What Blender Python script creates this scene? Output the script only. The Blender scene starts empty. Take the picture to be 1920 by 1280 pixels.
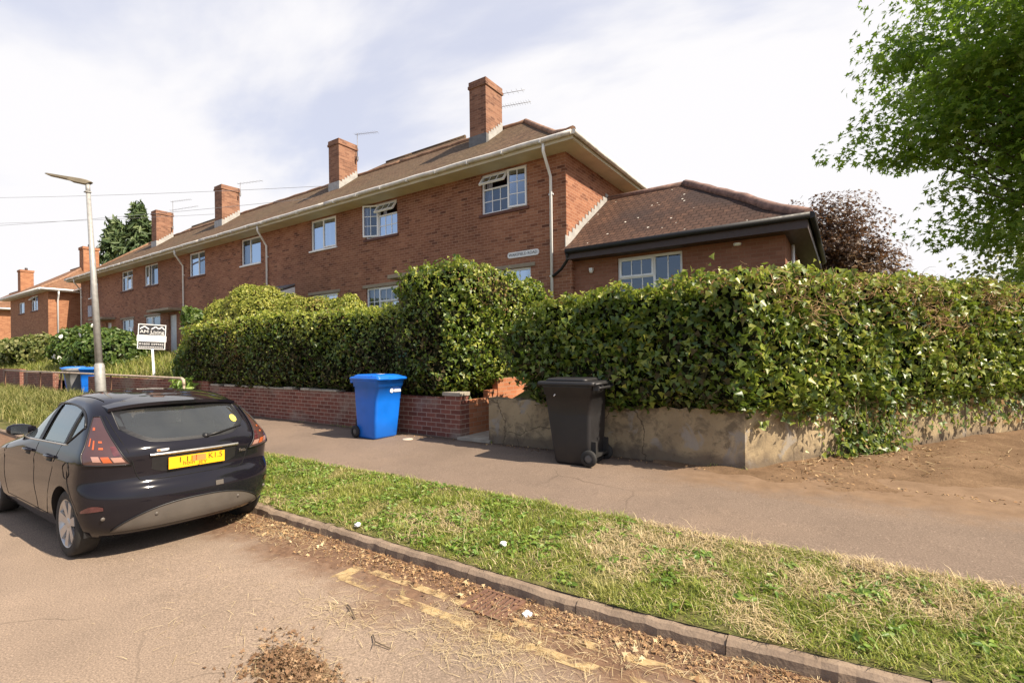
import bpy, bmesh, math, random
import numpy as np
from mathutils import Vector, Matrix
R = math.radians
rng = np.random.default_rng(7)
random.seed(7)
S = bpy.context.scene
COL = S.collection

# ---------------------------------------------------------------- camera
cd = bpy.data.cameras.new('camera'); cam = bpy.data.objects.new('camera', cd); COL.objects.link(cam)
cd.sensor_width = 36.0; cd.lens = 36.0 * 930.0 / 1920.0
cd.shift_y = 25.0 / 1920.0
cd.clip_start = 0.05; cd.clip_end = 2000
cam.matrix_world = Matrix.Translation((0, 0, 1.70)) @ Matrix.Rotation(R(34.1), 4, 'Z') @ Matrix.Rotation(R(90), 4, 'X') @ Matrix.Rotation(R(-0.72), 4, 'Z')
S.camera = cam

# ---------------------------------------------------------------- light, sky, exposure
SUN_EL, SUN_AZ = R(46.5), math.atan2(0.065, 0.70)          # azimuth measured from +X towards +Y
sun_dir = Vector((math.cos(SUN_EL) * math.cos(SUN_AZ), math.cos(SUN_EL) * math.sin(SUN_AZ), math.sin(SUN_EL)))
sd = bpy.data.lights.new('sun', 'SUN'); so = bpy.data.objects.new('sun', sd); COL.objects.link(so)
sd.energy = 5.0; sd.angle = R(0.55); sd.color = (1.0, 0.87, 0.70)
so.rotation_euler = sun_dir.to_track_quat('Z', 'Y').to_euler()
S.view_settings.view_transform = 'Standard'; S.view_settings.look = 'None'
S.view_settings.exposure = 0.86; S.view_settings.gamma = 1.0; S.view_settings.use_curve_mapping = False
S.cycles.max_bounces = 8; S.cycles.transparent_max_bounces = 12; S.cycles.diffuse_bounces = 4
S.cycles.use_denoising = True

W = bpy.data.worlds.new('World'); S.world = W; W.use_nodes = True
def sky_world():
    nt = W.node_tree; N = nt.nodes; L = nt.links; N.clear()
    out = N.new('ShaderNodeOutputWorld'); bg = N.new('ShaderNodeBackground'); bg.inputs[1].default_value = 0.1
    sky = N.new('ShaderNodeTexSky'); sky.sky_type = 'NISHITA'; sky.sun_disc = False
    sky.sun_elevation = SUN_EL; sky.sun_rotation = math.pi / 2 - SUN_AZ
    sky.air_density = 1.0; sky.dust_density = 2.0; sky.ozone_density = 1.0
    tc = N.new('ShaderNodeTexCoord'); sep = N.new('ShaderNodeSeparateXYZ'); L.new(tc.outputs['Generated'], sep.inputs[0])
    def m(op, a, b=None, c=None, clamp=False):
        n = N.new('ShaderNodeMath'); n.operation = op; n.use_clamp = clamp
        for i, v in enumerate((a, b, c)):
            if v is None: continue
            if isinstance(v, (int, float)): n.inputs[i].default_value = v
            else: L.new(v, n.inputs[i])
        return n.outputs[0]
    z = m('MAXIMUM', sep.outputs[2], 0.0)
    zz = m('ADD', z, 0.22)
    u = m('DIVIDE', sep.outputs[0], zz); v = m('DIVIDE', sep.outputs[1], zz)
    cmb = N.new('ShaderNodeCombineXYZ'); L.new(u, cmb.inputs[0]); L.new(v, cmb.inputs[1])
    mp = N.new('ShaderNodeMapping'); mp.inputs['Scale'].default_value = (0.75, 1.5, 1); mp.inputs['Rotation'].default_value = (0, 0, R(35))
    mp.inputs['Location'].default_value = (0.35, 0.9, 0)
    L.new(cmb.outputs[0], mp.inputs[0])
    n1 = N.new('ShaderNodeTexNoise'); n1.inputs['Scale'].default_value = 0.95; n1.inputs['Detail'].default_value = 7; n1.inputs['Roughness'].default_value = 0.52
    n1.inputs['Distortion'].default_value = 0.35
    L.new(mp.outputs[0], n1.inputs['Vector'])
    # thinner cloud behind the camera (towards -Y): the window panes mirror open blue sky
    yb = m('MULTIPLY_ADD', sep.outputs[1], 0.16, 0.0)
    hz = m('MULTIPLY_ADD', m('SUBTRACT', 1.0, z), 0.30, -0.21)
    cv = m('ADD', n1.outputs[0], m('ADD', yb, hz))
    ramp = N.new('ShaderNodeValToRGB'); ramp.color_ramp.interpolation = 'EASE'
    ramp.color_ramp.elements[0].position = 0.42; ramp.color_ramp.elements[1].position = 0.58
    L.new(cv, ramp.inputs[0])
    b = N.new('ShaderNodeMapRange'); b.interpolation_type = 'SMOOTHSTEP'; b.inputs['From Min'].default_value = -0.40; b.inputs['From Max'].default_value = 0.12
    L.new(sep.outputs[1], b.inputs['Value']); b = b.outputs[0]
    veil = N.new('ShaderNodeMixRGB'); L.new(m('MULTIPLY_ADD', b, 0.40, 0.40), veil.inputs[0])
    L.new(sky.outputs[0], veil.inputs[1]); veil.inputs[2].default_value = (4.35, 4.45, 5.2, 1)
    mix = N.new('ShaderNodeMixRGB'); L.new(m('MULTIPLY', ramp.outputs[0], m('MULTIPLY_ADD', b, 0.8, 0.2)), mix.inputs[0])
    L.new(veil.outputs[0], mix.inputs[1]); mix.inputs[2].default_value = (5.5, 5.42, 5.52, 1)
    L.new(mix.outputs[0], bg.inputs[0]); L.new(bg.outputs[0], out.inputs[0])
sky_world()

# ---------------------------------------------------------------- helpers
def tag(o, label=None, cat=None, group=None, kind=None):
    if label: o['label'] = label
    if cat: o['category'] = cat
    if group: o['group'] = group
    if kind: o['kind'] = kind
    return o
def empty(name, loc=(0, 0, 0), rz=0.0):
    o = bpy.data.objects.new(name, None); o.location = loc; o.rotation_euler = (0, 0, rz); o.empty_display_size = 0.2
    COL.objects.link(o); return o
class MB:
    def __init__(s): s.v = []; s.f = []; s.m = []; s.sm = []
    def add(s, vs, fs, m=0, smooth=False):
        b = len(s.v); s.v += [tuple(map(float, p)) for p in vs]
        for f in fs: s.f.append(tuple(b + i for i in f)); s.m.append(m); s.sm.append(smooth)
        return s
    def quad(s, a, b, c, d, m=0): return s.add([a, b, c, d], [(0, 1, 2, 3)], m)
    def poly(s, pts, m=0): return s.add(pts, [tuple(range(len(pts)))], m)
    def box(s, x0, x1, y0, y1, z0, z1, m=0):
        return s.add([(x0,y0,z0),(x1,y0,z0),(x1,y1,z0),(x0,y1,z0),(x0,y0,z1),(x1,y0,z1),(x1,y1,z1),(x0,y1,z1)],
                     [(0,3,2,1),(4,5,6,7),(0,1,5,4),(1,2,6,5),(2,3,7,6),(3,0,4,7)], m)
    def prism(s, pts, z0, z1, m=0):
        n = len(pts)
        return s.add([(x, y, z0) for x, y in pts] + [(x, y, z1) for x, y in pts],
                     [tuple(reversed(range(n))), tuple(range(n, 2*n))] + [(i, (i+1) % n, n + (i+1) % n, n + i) for i in range(n)], m)
    def beam(s, a, b, w, h, up=(0, 0, 1), m=0):
        a = Vector(a); b = Vector(b); d = (b - a).normalized(); u = Vector(up); r = d.cross(u).normalized(); u = r.cross(d).normalized()
        r *= w / 2; u *= h / 2
        return s.add([a-r-u, a+r-u, a+r+u, a-r+u, b-r-u, b+r-u, b+r+u, b-r+u],
                     [(0,3,2,1),(4,5,6,7),(0,1,5,4),(1,2,6,5),(2,3,7,6),(3,0,4,7)], m)
    def tube(s, pts, r, n=8, m=0, cap=True, smooth=True):
        pts = [Vector(p) for p in pts]; k = len(pts); rs = r if isinstance(r, (list, tuple)) else [r] * k
        vs = []; prev = None
        for i, p in enumerate(pts):
            t = (pts[min(i+1, k-1)] - pts[max(i-1, 0)]).normalized()
            a = Vector((0, 0, 1)) if abs(t.z) < .9 else Vector((1, 0, 0))
            if prev is not None: a = prev
            x = (a - t * a.dot(t)).normalized(); prev = x; y = t.cross(x)
            for j in range(n):
                an = 2 * math.pi * j / n; vs.append(p + (x * math.cos(an) + y * math.sin(an)) * rs[i])
        fs = [(i*n + j, i*n + (j+1) % n, (i+1)*n + (j+1) % n, (i+1)*n + j) for i in range(k-1) for j in range(n)]
        s.add(vs, fs, m, smooth)
        if cap:
            b = len(s.v) - k*n; s.f.append(tuple(b + j for j in reversed(range(n)))); s.m.append(m); s.sm.append(False)
            s.f.append(tuple(b + (k-1)*n + j for j in range(n))); s.m.append(m); s.sm.append(False)
        return s
    def lathe(s, prof, c=(0, 0, 0), axis='z', n=20, m=0, smooth=True):
        vs = []
        for r, h in prof:
            for j in range(n):
                a = 2*math.pi*j/n; x, y = r*math.cos(a), r*math.sin(a)
                p = (x, y, h) if axis == 'z' else ((x, h, y) if axis == 'y' else (h, x, y))
                vs.append((c[0]+p[0], c[1]+p[1], c[2]+p[2]))
        k = len(prof); fs = [(i*n + j, i*n + (j+1) % n, (i+1)*n + (j+1) % n, (i+1)*n + j) for i in range(k-1) for j in range(n)]
        return s.add(vs, fs, m, smooth)
    def grid(s, fn, nu, nv, m=0, smooth=True):
        vs = [fn(i/nu, j/nv) for i in range(nu+1) for j in range(nv+1)]
        fs = [(i*(nv+1)+j, (i+1)*(nv+1)+j, (i+1)*(nv+1)+j+1, i*(nv+1)+j+1) for i in range(nu) for j in range(nv)]
        return s.add(vs, fs, m, smooth)
    def mesh(s, name, mats):
        me = bpy.data.meshes.new(name); me.from_pydata(s.v, [], s.f); me.update()
        for mt in (mats if isinstance(mats, (list, tuple)) else [mats]): me.materials.append(mt)
        me.polygons.foreach_set('material_index', s.m); me.polygons.foreach_set('use_smooth', s.sm)
        return me
    def build(s, name, mats, parent=None, fixn=True, bevel=0.0):
        me = s.mesh(name, mats)
        if fixn or bevel:
            bm = bmesh.new(); bm.from_mesh(me)
            if fixn: bmesh.ops.recalc_face_normals(bm, faces=bm.faces)
            if bevel:
                es = [e for e in bm.edges if len(e.link_faces) == 2 and e.calc_face_angle(0) > 0.6]
                bmesh.ops.bevel(bm, geom=es, offset=bevel, segments=2, profile=0.6, affect='EDGES', clamp_overlap=True)
            bm.to_mesh(me); bm.free()
        o = bpy.data.objects.new(name, me); COL.objects.link(o)
        if parent: o.parent = parent
        return o
def npmesh(name, V, F, mats, parent=None, smooth=False, midx=None):
    """fast mesh from numpy; F (n,k) all the same size"""
    me = bpy.data.meshes.new(name); n, k = F.shape
    me.vertices.add(len(V)); me.vertices.foreach_set('co', np.asarray(V, np.float32).ravel())
    me.loops.add(n*k); me.loops.foreach_set('vertex_index', F.astype(np.int32).ravel())
    me.polygons.add(n); me.polygons.foreach_set('loop_start', np.arange(0, n*k, k, dtype=np.int32))
    if midx is not None: me.polygons.foreach_set('material_index', np.asarray(midx, np.int32))
    me.polygons.foreach_set('use_smooth', np.full(n, smooth))
    me.update(calc_edges=True)
    for mt in (mats if isinstance(mats, (list, tuple)) else [mats]): me.materials.append(mt)
    o = bpy.data.objects.new(name, me); COL.objects.link(o)
    if parent: o.parent = parent
    return o
def text_mesh(name, body, size, mat, parent, mtx, extrude=0.002, align='CENTER', fit=None):
    cu = bpy.data.curves.new(name, 'FONT'); cu.body = body; cu.size = size; cu.align_x = align; cu.align_y = 'CENTER'; cu.extrude = extrude
    cu.resolution_u = 3
    o = bpy.data.objects.new(name, cu); COL.objects.link(o)
    dg = bpy.context.evaluated_depsgraph_get(); me = bpy.data.meshes.new_from_object(o.evaluated_get(dg))
    bpy.data.objects.remove(o); me.materials.clear(); me.materials.append(mat); me.name = name
    if fit:
        xs = [v.co.x for v in me.vertices]; w = max(xs) - min(xs); k = fit / w; c = (max(xs)+min(xs))/2
        for v in me.vertices: v.co.x = (v.co.x - c) * k
    me.transform(mtx)
    t = bpy.data.objects.new(name, me); COL.objects.link(t); t.parent = parent
    return t

# ---------------------------------------------------------------- materials
class NT:
    def __init__(s, name):
        s.mat = bpy.data.materials.new(name); s.mat.use_nodes = True; s.nt = s.mat.node_tree; s.N = s.nt.nodes; s.L = s.nt.links
        s.N.clear(); s.out = s.N.new('ShaderNodeOutputMaterial')
    def n(s, t, **kw):
        nd = s.N.new(t)
        for k, v in kw.items():
            if hasattr(nd, k): setattr(nd, k, v)
        return nd
    def set(s, sock, v):
        if hasattr(v, 'is_output') or isinstance(v, bpy.types.NodeSocket): s.L.new(v, sock)
        elif isinstance(v, (tuple, list)) and sock.type == 'RGBA' and len(v) == 3: sock.default_value = (*v, 1)
        else: sock.default_value = v
    def math(s, op, a, b=0.0, c=0.0, clamp=False):
        nd = s.n('ShaderNodeMath', operation=op, use_clamp=clamp); s.set(nd.inputs[0], a); s.set(nd.inputs[1], b)
        if len(nd.inputs) > 2: s.set(nd.inputs[2], c)
        return nd.outputs[0]
    def pos(s): return s.n('ShaderNodeNewGeometry').outputs['Position']
    def noise(s, scale, detail=4, rough=0.55, vec=None, dist=0.0, mapping=None):
        nd = s.n('ShaderNodeTexNoise'); nd.inputs['Scale'].default_value = scale; nd.inputs['Detail'].default_value = detail
        nd.inputs['Roughness'].default_value = rough; nd.inputs['Distortion'].default_value = dist
        v = vec if vec is not None else s.pos()
        if mapping:
            mp = s.n('ShaderNodeMapping'); mp.inputs['Scale'].default_value = mapping; s.L.new(v, mp.inputs[0]); v = mp.outputs[0]
        s.L.new(v, nd.inputs['Vector']); return nd.outputs[0]
    def ramp(s, fac, stops, interp='LINEAR'):
        nd = s.n('ShaderNodeValToRGB'); cr = nd.color_ramp; cr.interpolation = interp
        while len(cr.elements) < len(stops): cr.elements.new(0.5)
        for e, (p, c) in zip(cr.elements, stops):
            e.position = p; e.color = (c, c, c, 1) if isinstance(c, (int, float)) else (*c, 1)
        s.L.new(fac, nd.inputs[0]); return nd.outputs[0]
    def mix(s, fac, a, b, mode='MIX'):
        nd = s.n('ShaderNodeMixRGB', blend_type=mode); s.set(nd.inputs[0], fac); s.set(nd.inputs[1], a); s.set(nd.inputs[2], b); return nd.outputs[0]
    def bsdf(s, col, rough=0.6, metal=0.0, spec=0.5, bump=None, bstr=0.3, bdist=0.01, coat=0.0):
        p = s.n('ShaderNodeBsdfPrincipled'); s.set(p.inputs['Base Color'], col); s.set(p.inputs['Roughness'], rough)
        s.set(p.inputs['Metallic'], metal); s.set(p.inputs['Specular IOR Level'], spec)
        if coat: p.inputs['Coat Weight'].default_value = coat; p.inputs['Coat Roughness'].default_value = 0.03
        if bump is not None:
            b = s.n('ShaderNodeBump'); b.inputs['Strength'].default_value = bstr; b.inputs['Distance'].default_value = bdist
            s.L.new(bump, b.inputs['Height']); s.L.new(b.outputs[0], p.inputs['Normal'])
        s.L.new(p.outputs[0], s.out.inputs[0]); return p
def simple(name, col, rough=0.5, metal=0.0, spec=0.5, var=0.12, scale=6.0, coat=0.0):
    t = NT(name); f = t.noise(scale, 4)
    a = tuple(c * (1 - var) for c in col); b = tuple(min(1, c * (1 + var)) for c in col)
    c = t.ramp(f, [(0.3, a), (0.7, b)]); r = t.ramp(t.noise(scale * 3, 3), [(0.3, max(0, rough - .06)), (0.7, min(1, rough + .08))])
    t.bsdf(c, r, metal, spec, coat=coat); return t.mat
def brick(name, cols, mortar, bw=0.225, bh=0.0757, ms=0.010, blotch=0.35, dirt=None, bstr=0.25):
    t = NT(name); p = t.pos(); sp = t.n('ShaderNodeSeparateXYZ'); t.L.new(p, sp.inputs[0])
    u = t.math('ADD', sp.outputs[0], sp.outputs[1]); cb = t.n('ShaderNodeCombineXYZ'); t.L.new(u, cb.inputs[0]); t.L.new(sp.outputs[2], cb.inputs[1])
    br = t.n('ShaderNodeTexBrick'); t.L.new(cb.outputs[0], br.inputs[0]); br.offset = 0.5
    br.inputs['Scale'].default_value = 1.0; br.inputs['Brick Width'].default_value = bw; br.inputs['Row Height'].default_value = bh
    br.inputs['Mortar Size'].default_value = ms * 0.5; br.inputs['Mortar Smooth'].default_value = 0.25; br.inputs['Bias'].default_value = 0.0
    br.inputs['Color1'].default_value = (0, 0, 0, 1); br.inputs['Color2'].default_value = (1, 1, 1, 1); br.inputs['Mortar'].default_value = (0.5, 0.5, 0.5, 1)
    bc = t.ramp(br.outputs['Color'], [((0.0, 0.14, 0.6, 1.0)[i] if len(cols) == 4 else i / (len(cols) - 1), c) for i, c in enumerate(cols)])
    bl = t.noise(0.55, 5, 0.6); bc = t.mix(t.ramp(bl, [(0.35, 0.0), (0.75, blotch)]), bc, cols[-1])
    pale = t.ramp(t.noise(2.6, 5, .7, mapping=(.8, .8, 2.2)), [(0.60, 0.0), (0.72, 0.5)]); bc = t.mix(pale, bc, tuple(min(1, c * 1.45) for c in cols[-1]))
    grim = t.ramp(t.noise(0.33, 6, .65), [(0.48, 0.0), (0.66, 0.42)]); bc = t.mix(grim, bc, tuple(c * .72 for c in cols[0]))
    fine = t.noise(38, 3); bc = t.mix(t.ramp(fine, [(0.3, 0.0), (0.8, 0.35)]), bc, tuple(c * .62 for c in cols[0]))
    mc = t.mix(t.noise(3.0, 3), mortar, tuple(c * .7 for c in mortar))
    c = t.mix(br.outputs['Fac'], bc, mc)
    if dirt:
        d = t.ramp(sp.outputs[2], [(dirt[0], 1.0), (dirt[1], 0.0)]) if False else t.ramp(t.noise(1.1, 6, 0.65, dist=0.4), [(0.52, 0.0), (0.70, dirt[2])])
        c = t.mix(d, c, dirt[3])
    t.bsdf(c, 0.88, 0, 0.25, bump=t.math('SUBTRACT', t.math('MULTIPLY', fine, 0.35), br.outputs['Fac']), bstr=bstr, bdist=0.008)
    return t.mat
def glass_mat(name, tint=(0.55, 0.60, 0.68), refl=1.0, dust=0.0, gcol=(0.80, 0.90, 1.0)):
    t = NT(name); tr = t.n('ShaderNodeBsdfTransparent'); tr.inputs[0].default_value = (*tint, 1)
    gl = t.n('ShaderNodeBsdfGlossy'); gl.inputs['Roughness'].default_value = 0.015; gl.inputs['Color'].default_value = (*gcol, 1)
    b = t.n('ShaderNodeBump'); b.inputs['Strength'].default_value = 0.05; b.inputs['Distance'].default_value = 0.02
    t.L.new(t.noise(1.6, 1), b.inputs['Height']); t.L.new(b.outputs[0], gl.inputs['Normal'])
    fr = t.n('ShaderNodeFresnel'); fr.inputs[0].default_value = 1.75; f = t.math('MINIMUM', t.math('MULTIPLY', fr.outputs[0], refl), 0.62)
    mx = t.n('ShaderNodeMixShader'); t.L.new(f, mx.inputs[0]); t.L.new(tr.outputs[0], mx.inputs[1]); t.L.new(gl.outputs[0], mx.inputs[2])
    o = mx.outputs[0]
    if dust:
        df = t.n('ShaderNodeBsdfDiffuse'); df.inputs[0].default_value = (0.42, 0.43, 0.40, 1); m2 = t.n('ShaderNodeMixShader'); t.L.new(t.ramp(t.noise(4, 4), [(0.3, dust * .8), (0.7, dust * 1.2)]), m2.inputs[0])
        t.L.new(o, m2.inputs[1]); t.L.new(df.outputs[0], m2.inputs[2]); o = m2.outputs[0]
    t.L.new(o, t.out.inputs[0]); return t.mat
def leafmat(name, stops, patch=None, pscale=1.2, pth=(0.55, 0.68), transl=0.3, rough=0.4, spec=0.5, tcol=(0.30, 0.42, 0.05)):
    stops = [(p, tuple(x * .92 for x in c)) for p, c in stops]
    t = NT(name); g = t.n('ShaderNodeNewGeometry'); rnd = g.outputs['Random Per Island']
    c = t.ramp(rnd, stops)
    big = t.noise(0.9, 3); c = t.mix(t.ramp(big, [(0.35, 0.0), (0.7, 0.35)]), c, stops[-1][1])
    if patch:
        f = t.ramp(t.noise(pscale, 4, 0.6), [(pth[0], 0.0), (pth[1], 0.85)]); c = t.mix(f, c, patch)
    p = t.bsdf(c, rough, 0, spec)
    tr = t.n('ShaderNodeBsdfTranslucent'); t.set(tr.inputs[0], t.mix(0.5, c, tcol))
    mx = t.n('ShaderNodeMixShader'); mx.inputs[0].default_value = transl
    t.L.new(p.outputs[0], mx.inputs[1]); t.L.new(tr.outputs[0], mx.inputs[2]); t.L.new(mx.outputs[0], t.out.inputs[0]); return t.mat

M = {}
M['brick'] = brick('facade_brick', [(0.12, 0.046, 0.030), (0.265, 0.104, 0.058), (0.325, 0.138, 0.077), (0.40, 0.185, 0.105)], (0.47, 0.295, 0.20), blotch=0.4)
M['brick_garden'] = brick('garden_wall_brick', [(0.13, 0.048, 0.036), (0.20, 0.072, 0.052), (0.26, 0.10, 0.07)], (0.42, 0.31, 0.24), bh=0.083, bw=0.235, ms=0.014, blotch=0.25, dirt=(0, 1, 0.75, (0.30, 0.25, 0.20)))
M['brick_return'] = brick('gateway_brick', [(0.36, 0.13, 0.06), (0.42, 0.16, 0.075), (0.48, 0.22, 0.12)], (0.42, 0.27, 0.18), bh=0.083, bw=0.235, ms=0.012)
M['brick_chimney'] = brick('chimney_brick', [(0.14, 0.066, 0.044), (0.26, 0.125, 0.077), (0.34, 0.18, 0.112)], (0.33, 0.215, 0.15), blotch=0.5)
M['upvc'] = simple('white_upvc', (0.88, 0.88, 0.87), 0.35, var=0.03)
M['gutter'] = simple('weathered_white_gutter', (0.62, 0.59, 0.54), 0.5, var=0.25, scale=4)
M['cream'] = simple('cream_fascia_paint', (0.56, 0.50, 0.36), 0.55, var=0.12, scale=2)
M['black_gutter'] = simple('black_plastic_gutter', (0.010, 0.010, 0.011), 0.55, var=0.2)
M['dark_paint'] = simple('dark_brown_paint', (0.05, 0.03, 0.025), 0.5)
M['sill'] = simple('tile_sill', (0.12, 0.045, 0.03), 0.7)
M['lintel'] = simple('concrete_lintel', (0.30, 0.24, 0.17), 0.85)
M['lead'] = simple('lead_flashing', (0.36, 0.35, 0.33), 0.6, var=0.2)
M['leaddark'] = simple('dark_lead_flashing', (0.13, 0.13, 0.13), 0.6, var=0.2)
M['glass'] = glass_mat('window_glass', (0.46, 0.52, 0.66), 2.0, gcol=(.72, .84, 1.0))
M['curtain'] = simple('net_curtain', (0.55, 0.55, 0.58), 0.9, var=0.2, scale=14)
M['room'] = simple('room_wall', (0.16, 0.16, 0.18), 0.9)
M['metal'] = simple('aerial_metal', (0.22, 0.21, 0.21), 0.5, metal=0.6)
M['galv'] = simple('galvanised_steel', (0.34, 0.335, 0.32), 0.55, metal=0.25, var=0.18, scale=9)
M['white'] = simple('white_paint', (0.80, 0.79, 0.77), 0.5, var=0.04)
M['blackprint'] = simple('dark_print', (0.03, 0.03, 0.035), 0.5)
M['concrete'] = simple('weathered_concrete', (0.34, 0.30, 0.24), 0.9, var=0.25, scale=8)
M['door_white'] = simple('white_door', (0.62, 0.62, 0.62), 0.4)
M['porch_roof'] = simple('grey_porch_roof', (0.16, 0.16, 0.17), 0.6)
M['bark'] = simple('bark', (0.10, 0.075, 0.05), 0.95, var=0.35, scale=10)
M['twig'] = simple('dry_twig', (0.30, 0.19, 0.10), 0.9, var=0.3, scale=20)

def roofmat(name, c0, c1, moss, lichen=0.0, pitch=1.65, dark=None, rows=0.105, lump=1.6):
    t = NT(name); p = t.pos(); sp = t.n('ShaderNodeSeparateXYZ'); t.L.new(p, sp.inputs[0])
    u = t.math('ADD', sp.outputs[0], t.math('MULTIPLY', sp.outputs[1], 0.0)); v = t.math('MULTIPLY', sp.outputs[2], pitch)
    cb = t.n('ShaderNodeCombineXYZ'); t.L.new(u, cb.inputs[0]); t.L.new(v, cb.inputs[1])
    br = t.n('ShaderNodeTexBrick'); t.L.new(cb.outputs[0], br.inputs[0]); br.inputs['Scale'].default_value = 1
    br.inputs['Brick Width'].default_value = 0.165; br.inputs['Row Height'].default_value = rows; br.inputs['Mortar Size'].default_value = 0.008 if not lichen else 0.016
    br.inputs['Mortar Smooth'].default_value = 0.6
    br.inputs['Color1'].default_value = (0, 0, 0, 1); br.inputs['Color2'].default_value = (1, 1, 1, 1); br.inputs['Mortar'].default_value = (0, 0, 0, 1)
    c = t.ramp(br.outputs['Color'], [(0.0, c0), (1.0, c1)])
    c = t.mix(t.ramp(t.noise(0.7, 6, 0.65), [(0.35, 0.0), (0.65, 0.8)]), c, moss)
    c = t.mix(t.ramp(t.noise(6, 6, 0.75), [(0.42, 0.0), (0.68, 0.75)]), c, tuple(x * 0.42 for x in c0))
    if dark: c = t.mix(t.ramp(t.noise(0.45, 4, 0.5), [(0.46, 0.0), (0.58, 0.75)]), c, dark)
    c = t.mix(t.math('MULTIPLY', br.outputs['Fac'], 0.65 if not lichen else .85), c, tuple(x * 0.3 for x in c0))
    if lichen:
        vo = t.n('ShaderNodeTexVoronoi'); vo.inputs['Scale'].default_value = 3.6; t.L.new(cb.outputs[0], vo.inputs[0])
        l = t.math('LESS_THAN', t.math('ADD', vo.outputs['Distance'], t.math('MULTIPLY', t.noise(14, 3), 0.25)), lichen)
        c = t.mix(l, c, (0.62, 0.58, 0.50))
    saw = t.math('FRACT', t.math('DIVIDE', v, rows))
    t.bsdf(c, 0.92, 0, 0.2, bump=t.math('ADD', t.math('MULTIPLY', saw, -0.8), t.math('MULTIPLY', t.noise(7, 6, 0.7), lump)), bstr=0.8, bdist=0.03)
    return t.mat
M['roof'] = roofmat('mossy_brown_roof', (0.115, 0.070, 0.045), (0.165, 0.105, 0.065), (0.135, 0.098, 0.058))
M['roof_wing'] = roofmat('plain_tile_roof', (0.085, 0.045, 0.030), (0.155, 0.082, 0.052), (0.070, 0.040, 0.030), lichen=0.20, dark=(0.034, 0.025, 0.024), rows=0.15, lump=.35)
M['roof_far'] = roofmat('far_tile_roof', (0.22, 0.115, 0.068), (0.27, 0.145, 0.085), (0.23, 0.13, 0.078))
M['ridge'] = simple('ridge_tile', (0.25, 0.14, 0.085), 0.9, var=0.35, scale=5)
M['ridge_old'] = simple('old_ridge_tile', (0.20, 0.12, 0.095), 0.9, var=0.5, scale=7)
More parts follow.
